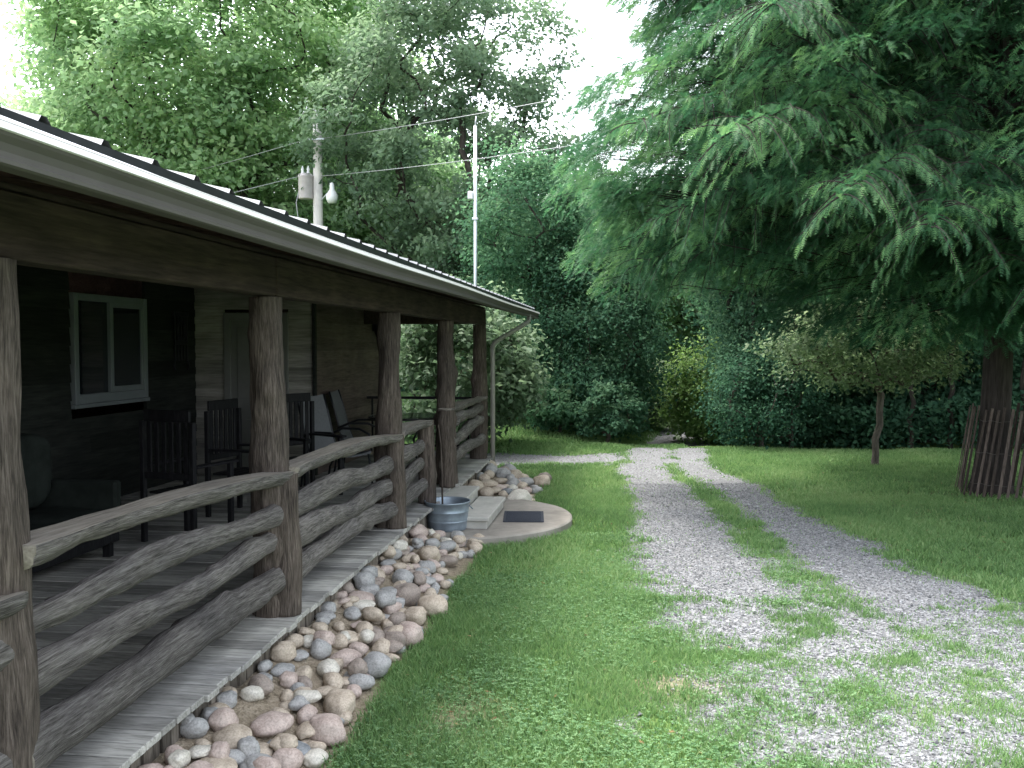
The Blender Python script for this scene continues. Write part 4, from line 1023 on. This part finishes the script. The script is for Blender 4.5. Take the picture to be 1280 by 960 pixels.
def sofa():
    t = empty('porch_sofa', (-4.5, 6.0, DZ), R(90), 'wide porch sofa with pale cushions in the deep shade below the window', 'sofa')
    # local: width along x, faces -Y (toward the yard after turning)
    b = MB(); b.box(-1.0, 1.0, -.38, .42, .12, .2, .5, .01); b.box(-1.0, 1.0, .36, .42, .2, .82, .5, .01); b.build('frame', M['dark_wood'], t)
    for s in (-1, 1):
        b = MB(); b.box(s * .96 - .05, s * .96 + .05, -.4, .36, .2, .62, .5, .02); b.build('armrest', M['cushion'], t)
        for yy in (-.34, .36):
            b = MB(); b.box(s * .94 - .03, s * .94 + .03, yy, yy + .06, 0, .12); b.build('leg', M['dark_wood'], t)
    for k in range(3):
        x0 = -.9 + k * .6
        for nm, bx in (('seat_cushion', (x0, x0 + .59, -.4, .24, .2, .42)), ('back_cushion', (x0, x0 + .59, .1, .35, .43, 1.02))):
            n = 9; u = np.linspace(-1, 1, n); A = []
            th = np.linspace(-math.pi / 2, math.pi / 2, 11); ph = np.arange(28) * 2 * math.pi / 28
            sp = lambda v, e: np.sign(v) * np.abs(v) ** e
            ct, st = sp(np.cos(th), .45), sp(np.sin(th), .45)
            V = np.stack([ct[:, None] * sp(np.cos(ph), .35)[None], ct[:, None] * sp(np.sin(ph), .35)[None], np.repeat(st[:, None], 28, 1)], -1).reshape(-1, 3)
            c = np.array([(bx[0] + bx[1]) / 2, (bx[2] + bx[3]) / 2, (bx[4] + bx[5]) / 2]); hf = np.array([bx[1] - bx[0], bx[3] - bx[2], bx[5] - bx[4]]) / 2
            V = c + V * hf; V += (vn(V * 6 + k * 3, 91)[:, None] - .5) * .04
            i = np.arange(10)[:, None] * 28; j = np.arange(28)[None]; q = (j + 1) % 28
            mk(nm, V, np.stack([i + j, i + q, i + 28 + q, i + 28 + j], -1).reshape(-1, 4), M['cushion'], t, True)
sofa()

# ------------------------------------------------------------------ slab, steps, tub, mat
def slab():
    n = 60; a = np.linspace(-math.pi / 2, math.pi / 2, n); cx, cy = -2.1, 10.5
    o = np.stack([cx + 1.47 * np.cos(a), cy + 1.36 * np.sin(a)], -1); o += (fbm(o * 3, 95, 2)[:, None] - .5) * .03
    V = []
    for s, z in ((1, -.05), (1, .085), (.988, .1)):
        V.append(np.c_[cx + (o[:, 0] - cx) * s, cy + (o[:, 1] - cy) * s, np.full(n, z)])
    V = np.concatenate(V); F4 = []
    for l in range(2):
        for k in range(n - 1): F4.append((l * n + k, l * n + k + 1, (l + 1) * n + k + 1, (l + 1) * n + k))
    b = MB(); b.add(V, [np.array(F4), np.array([list(range(2 * n, 3 * n))])])
    tag(b.build('concrete_slab', M['concrete'], None), 'half round concrete slab at the foot of the porch steps', 'slab')
slab()
st = empty('porch_steps', (-1.78, 10.45, .1), 0, 'two pale worn steps leading up to the porch', 'steps')
b = MB(); b.box(-.03, .3, -.78, .6, .085, .13, .6, .008); b.build('tread', M['step'], st)
b = MB(); b.box(-.01, .275, -.75, .57, .0, .083, .4, .004); b.build('riser', M['step'], st)
b = MB(); b.box(-.34, -.035, -.45, .68, .2, .245, .6, .008); b.build('tread', M['step'], st)
b = MB(); b.box(-.34, -.055, -.43, .66, .0, .198, .4, .004); b.build('riser', M['step'], st)
b = MB(); 
c = [(-1.42, 10.06), (-.97, 10.17), (-.95, 10.84), (-1.40, 10.70)]
dm = empty('doormat', (-1.19, 10.44, .1), R(6), 'dark blue-black rubber doormat lying on the concrete slab', 'mat')
b.box(-.23, .23, -.32, .32, .003, .014, .5, .004); b.build('base', M['mat'], dm)
b = MB()
for k in range(11): b.box(-.2, .2, -.285 + k * .052, -.255 + k * .052, .0145, .02, .5, .002)
b.build('tread_pattern', M['mat'], dm)
tb = empty('washtub', (-1.93, 9.68, .1), R(20), 'round galvanised washtub standing on the slab beside the steps', 'tub')
pf = [(.002, .012), (.19, .01), (.2, .0), (.206, .006), (.21, .04), (.216, .09), (.22, .095), (.22, .103), (.217, .108), (.226, .19), (.231, .195), (.231, .203), (.228, .208), (.236, .285), (.246, .29), (.25, .3), (.245, .309), (.236, .305), (.232, .29), (.218, .11), (.205, .03), (.002, .03)]
V, F = lathe(pf, 56); b = MB(); b.add(V, F); b.build('body', M['zinc'], tb, True)
for s in (0, math.pi):
    b = MB(); a = np.linspace(-.3, .3, 9) + s; b.tube(np.stack([(.24 + .035 * np.sin(np.linspace(0, math.pi, 9))) * np.cos(a), (.24 + .035 * np.sin(np.linspace(0, math.pi, 9))) * np.sin(a), .25 - .045 * np.sin(np.linspace(0, math.pi, 9))], -1), .006, 6); b.build('handle', M['zinc'], tb, True)
V, F = lathe([(.215, .2), (.15, .215), (.08, .205), (.002, .22)], 30); V[:, 2] += (vn(V * 30, 3) - .5) * .03; b = MB(); b.add(V, F); b.build('soil', M['soil'], tb, True)
s = MB(); s.tube([(-1.97, 9.62, .3), (-1.985, 9.66, .7), (-2.0, 9.68, 1.0), (-2.03, 9.70, 1.22)], [.011, .01, .009, .007], 7)
tag(s.build('stick', M['bark_post'], None, True, True), 'thin brown stick standing in the washtub against the railing', 'stick')

# ------------------------------------------------------------------ river stones
def icos(sub):
    import bmesh
    bm = bmesh.new(); bmesh.ops.create_icosphere(bm, subdivisions=sub, radius=1.0)
    V = np.array([v.co[:] for v in bm.verts]); F = np.array([[v.index for v in f.verts] for f in bm.faces]); bm.free(); return V, F
IV, IF = icos(4)
def place(n, region, seed, smin, smax):
    r = np.random.default_rng(seed); out = []
    tries = 0
    while len(out) < n and tries < 30000:
        tries += 1; x, y = region(r); s = smin + (smax - smin) * r.random() ** 2.0
        if tries > 9000: s *= .75
        if all((x - a) ** 2 + (y - c) ** 2 > (.74 * (s + q)) ** 2 for a, c, q in out): out.append((x, y, s))
    return out
def bed(r):
    y = 2.6 + 6.75 * r.random(); x = -2.12 + r.random() * (.62 + .06 * math.sin(y * 2.1)); return x, y
def bed2(r):
    while True:
        y = 11.75 + 2.1 * r.random(); x = -2.1 + .85 * r.random()
        if ((x + 2.1) / 1.47) ** 2 + ((y - 10.5) / 1.36) ** 2 > 1.06: return x, y
SHAPE = ['round', 'oval', 'flat', 'blocky']; COLW = ['tan', 'grey', 'pink', 'brown', 'white', 'slate']; CP = [.4, .25, .2, .08, .06, .01]
SAY = {'tan': 'tan', 'grey': 'grey', 'pink': 'reddish pink', 'brown': 'dull brown', 'white': 'off-white', 'slate': 'dark slate'}
rs = np.random.default_rng(31)
def zone(y): return 'nearest the camera' if y < 4.6 else 'beside the first railing bay' if y < 5.6 else 'beside the second railing bay' if y < 8.4 else 'just before the slab'
count = 0
def stone(x, y, s, z, where, grp):
    shp = rs.integers(4); cl = rs.choice(COLW, p=CP)
    ax = np.array({0: (1, 1, .85), 1: (1.3, .85, .75), 2: (1.15, 1.0, .5), 3: (1.1, .9, .8)}[shp]) * rs.uniform(.9, 1.1, 3)
    V = IV.copy(); sh = rs.uniform(0, 90, 3)
    if shp == 3: V = np.sign(V) * np.abs(V) ** .72
    V = V * (1 + (.34 * (vn(V * 1.3 + sh, 1) - .5) + .12 * (vn(V * 3.1 + sh, 2) - .5) + .03 * (vn(V * 9 + sh, 4) - .5)))[:, None]
    V = V * ax * s; a = rs.uniform(0, 6.28); ti = rs.normal(0, .18)
    Mx = np.array((Matrix.Rotation(a, 3, 'Z') @ Matrix.Rotation(ti, 3, 'X'))); V = V @ Mx.T
    o = mk('river_stone', V, IF, STONES[cl], None, True)
    o.location = (x, y, float(gz(np.array([x]), np.array([y]))[0]) + z - V[:, 2].min() - s * .22)
    size = 'big' if s > .085 else 'small' if s < .05 else 'medium'
    side = 'against the deck skirt' if x < -1.92 else 'along the grass edge' if x > -1.68 else 'in the middle of the bed'
    if grp == 'b': lab = f'{size} {SHAPE[shp]} {SAY[cl]} stone in the rock patch by the downspout, past the slab'; gp = 'stones in the rock patch by the downspout'
    else: lab = f'{size} {SHAPE[shp]} {SAY[cl]} stone {side}, {where}'; gp = 'stones in the bed along the porch'
    tag(o, lab, 'stone', gp)
A = place(235, bed, 5, .042, .11)
for x, y, s in A: stone(x, y, s, 0, zone(y), 'a')
r2 = np.random.default_rng(6)
for k in range(60):            # a few lie on top of the others
    x, y, s = A[r2.integers(len(A))]; s2 = r2.uniform(.04, .07)
    stone(min(x + r2.uniform(-.06, .06), -1.56), y + r2.uniform(-.08, .08), s2, s * .75, zone(y), 'a')
for x, y, s in place(42, bed2, 9, .065, .14): stone(x, y, s, .0, '', 'b')
stone(-2.3 + .12, 9.28, .12, 0, 'just before the slab', 'a')

# ------------------------------------------------------------------ utility pole, mast, wires
px, py = -8.98, 26.0
t = empty('utility_pole', (px, py, 0), 0, 'pale wooden utility pole with transformer and yard light above the roof', 'utility pole')
b = MB(); zz = np.linspace(0, 8.5, 20); b.tube(np.stack([0 * zz, 0 * zz, zz], -1), np.interp(zz, [0, 8.5], [.17, .125]), 16); b.build('post', M['pole'], t, True)
V, F = lathe([(.002, 0), (.2, 0), (.21, .02), (.21, .62), (.22, .63), (.22, .67), (.17, .72), (.002, .74)], 28); b = MB(); b.add(V + np.array((-.33, -.1, 6.3)), F); b.build('transformer', M['transformer'], t, True)
for dx in (-.42, -.25):
    V, F = lathe([(.03, 0), (.05, .04), (.03, .08), (.05, .12), (.03, .16), (.012, .22)], 12); b = MB(); b.add(V + np.array((dx, -.1, 7.03)), F); b.build('bushing', M['lampglass'], t, True)
b = MB(); b.tube([(.1, -.05, 6.25), (.3, -.12, 6.42), (.42, -.16, 6.5)], .022, 8); b.build('lamp_arm', M['steel_mast'], t, True)
V, F = lathe([(.002, -.28), (.12, -.26), (.17, -.15), (.17, -.05), (.12, .05), (.07, .12), (.06, .3), (.002, .33)], 20); b = MB(); b.add(V + np.array((.48, -.18, 6.42)), F); b.build('yard_light', M['lampglass'], t, True)
V, F = lathe([(.02, 0), (.02, .16), (.05, .18), (.06, .24), (.045, .28), (.06, .31), (.05, .36), (.002, .38)], 14); b = MB(); b.add(V + np.array((0, 0, 8.5)), F); b.build('insulator', M['lampglass'], t, True)
for sx in (-1, 1):
    b = MB(); a = np.linspace(0, math.pi * .62, 16); b.tube(np.stack([sx * (.36 - .36 * np.cos(a)) * 1.05 + sx * .02, 0 * a - .1, 8.75 + .22 * np.sin(a) - .42 * (a / 1.95) ** 3], -1), .012, 6); b.build('jumper_cable', M['wire'], t, True)
b = MB(); b.bar((-.2, -.14, 8.0), (.24, -.14, 8.0), .05, .05); b.build('bracket', M['steel_mast'], t)
b = MB(); b.box(-.12, .12, -.2, -.12, 5.2, 5.5, .5, .01); b.build('meter_box', M['transformer'], t)
b = MB(); b.tube([(-.5, -.1, 6.7), (-.62, -.1, 6.2), (-.55, -.1, 5.6), (-.3, -.1, 5.2), (-.14, -.1, 5.1)], .014, 6); b.build('drop_cable', M['wire'], t, True)
def wire(label, p, q, sag):
    u = np.linspace(0, 1, 30); p, q = np.array(p), np.array(q); P = p + (q - p) * u[:, None]; P[:, 2] -= sag * 4 * u * (1 - u)
    b = MB(); b.tube(P, .0095, 5); tag(b.build('power_line', M['wire'], None, True), label, 'wire', 'power lines at the utility pole')
wire('upper power line running left from the utility pole', (px - .2, py - .14, 8.02), (-24, 31, 6.6), .2)
wire('upper power line running right from the utility pole into the trees', (px + .24, py - .14, 8.02), (3.7, 15.6, 7.05), .12)
wire('lower power line running left from the transformer toward the roof', (px - .33, py - .1, 7.0), (-19, 22, 4.2), .1)
wire('lower power line running right from the pole past the steel mast', (px + .14, py - .1, 6.95), (3.0, 15.55, 5.95), .12)
t = empty('antenna_mast', (-3.28, 19.6, 0), 0, 'thin grey steel mast standing behind the far end of the roof', 'mast')
b = MB(); b.tube([(0, 0, 0), (0, 0, 6.75)], .036, 12); b.build('pipe', M['steel_mast'], t, True)
b = MB(); b.tube([(0, 0, 6.75), (.02, 0, 6.95)], .015, 8); b.build('mast_head', M['steel_mast'], t, True)
b = MB(); b.box(-.16, -.05, -.05, .05, 5.2, 5.36, .5, .01); b.build('junction_box', M['lampglass'], t)
b = MB(); b.box(-.06, .06, -.06, .06, 4.75, 4.8, .5, .006); b.build('clamp', M['steel_mast'], t)
print('verts', sum(len(m.vertices) for m in bpy.data.meshes), 'polys', sum(len(m.polygons) for m in bpy.data.meshes))
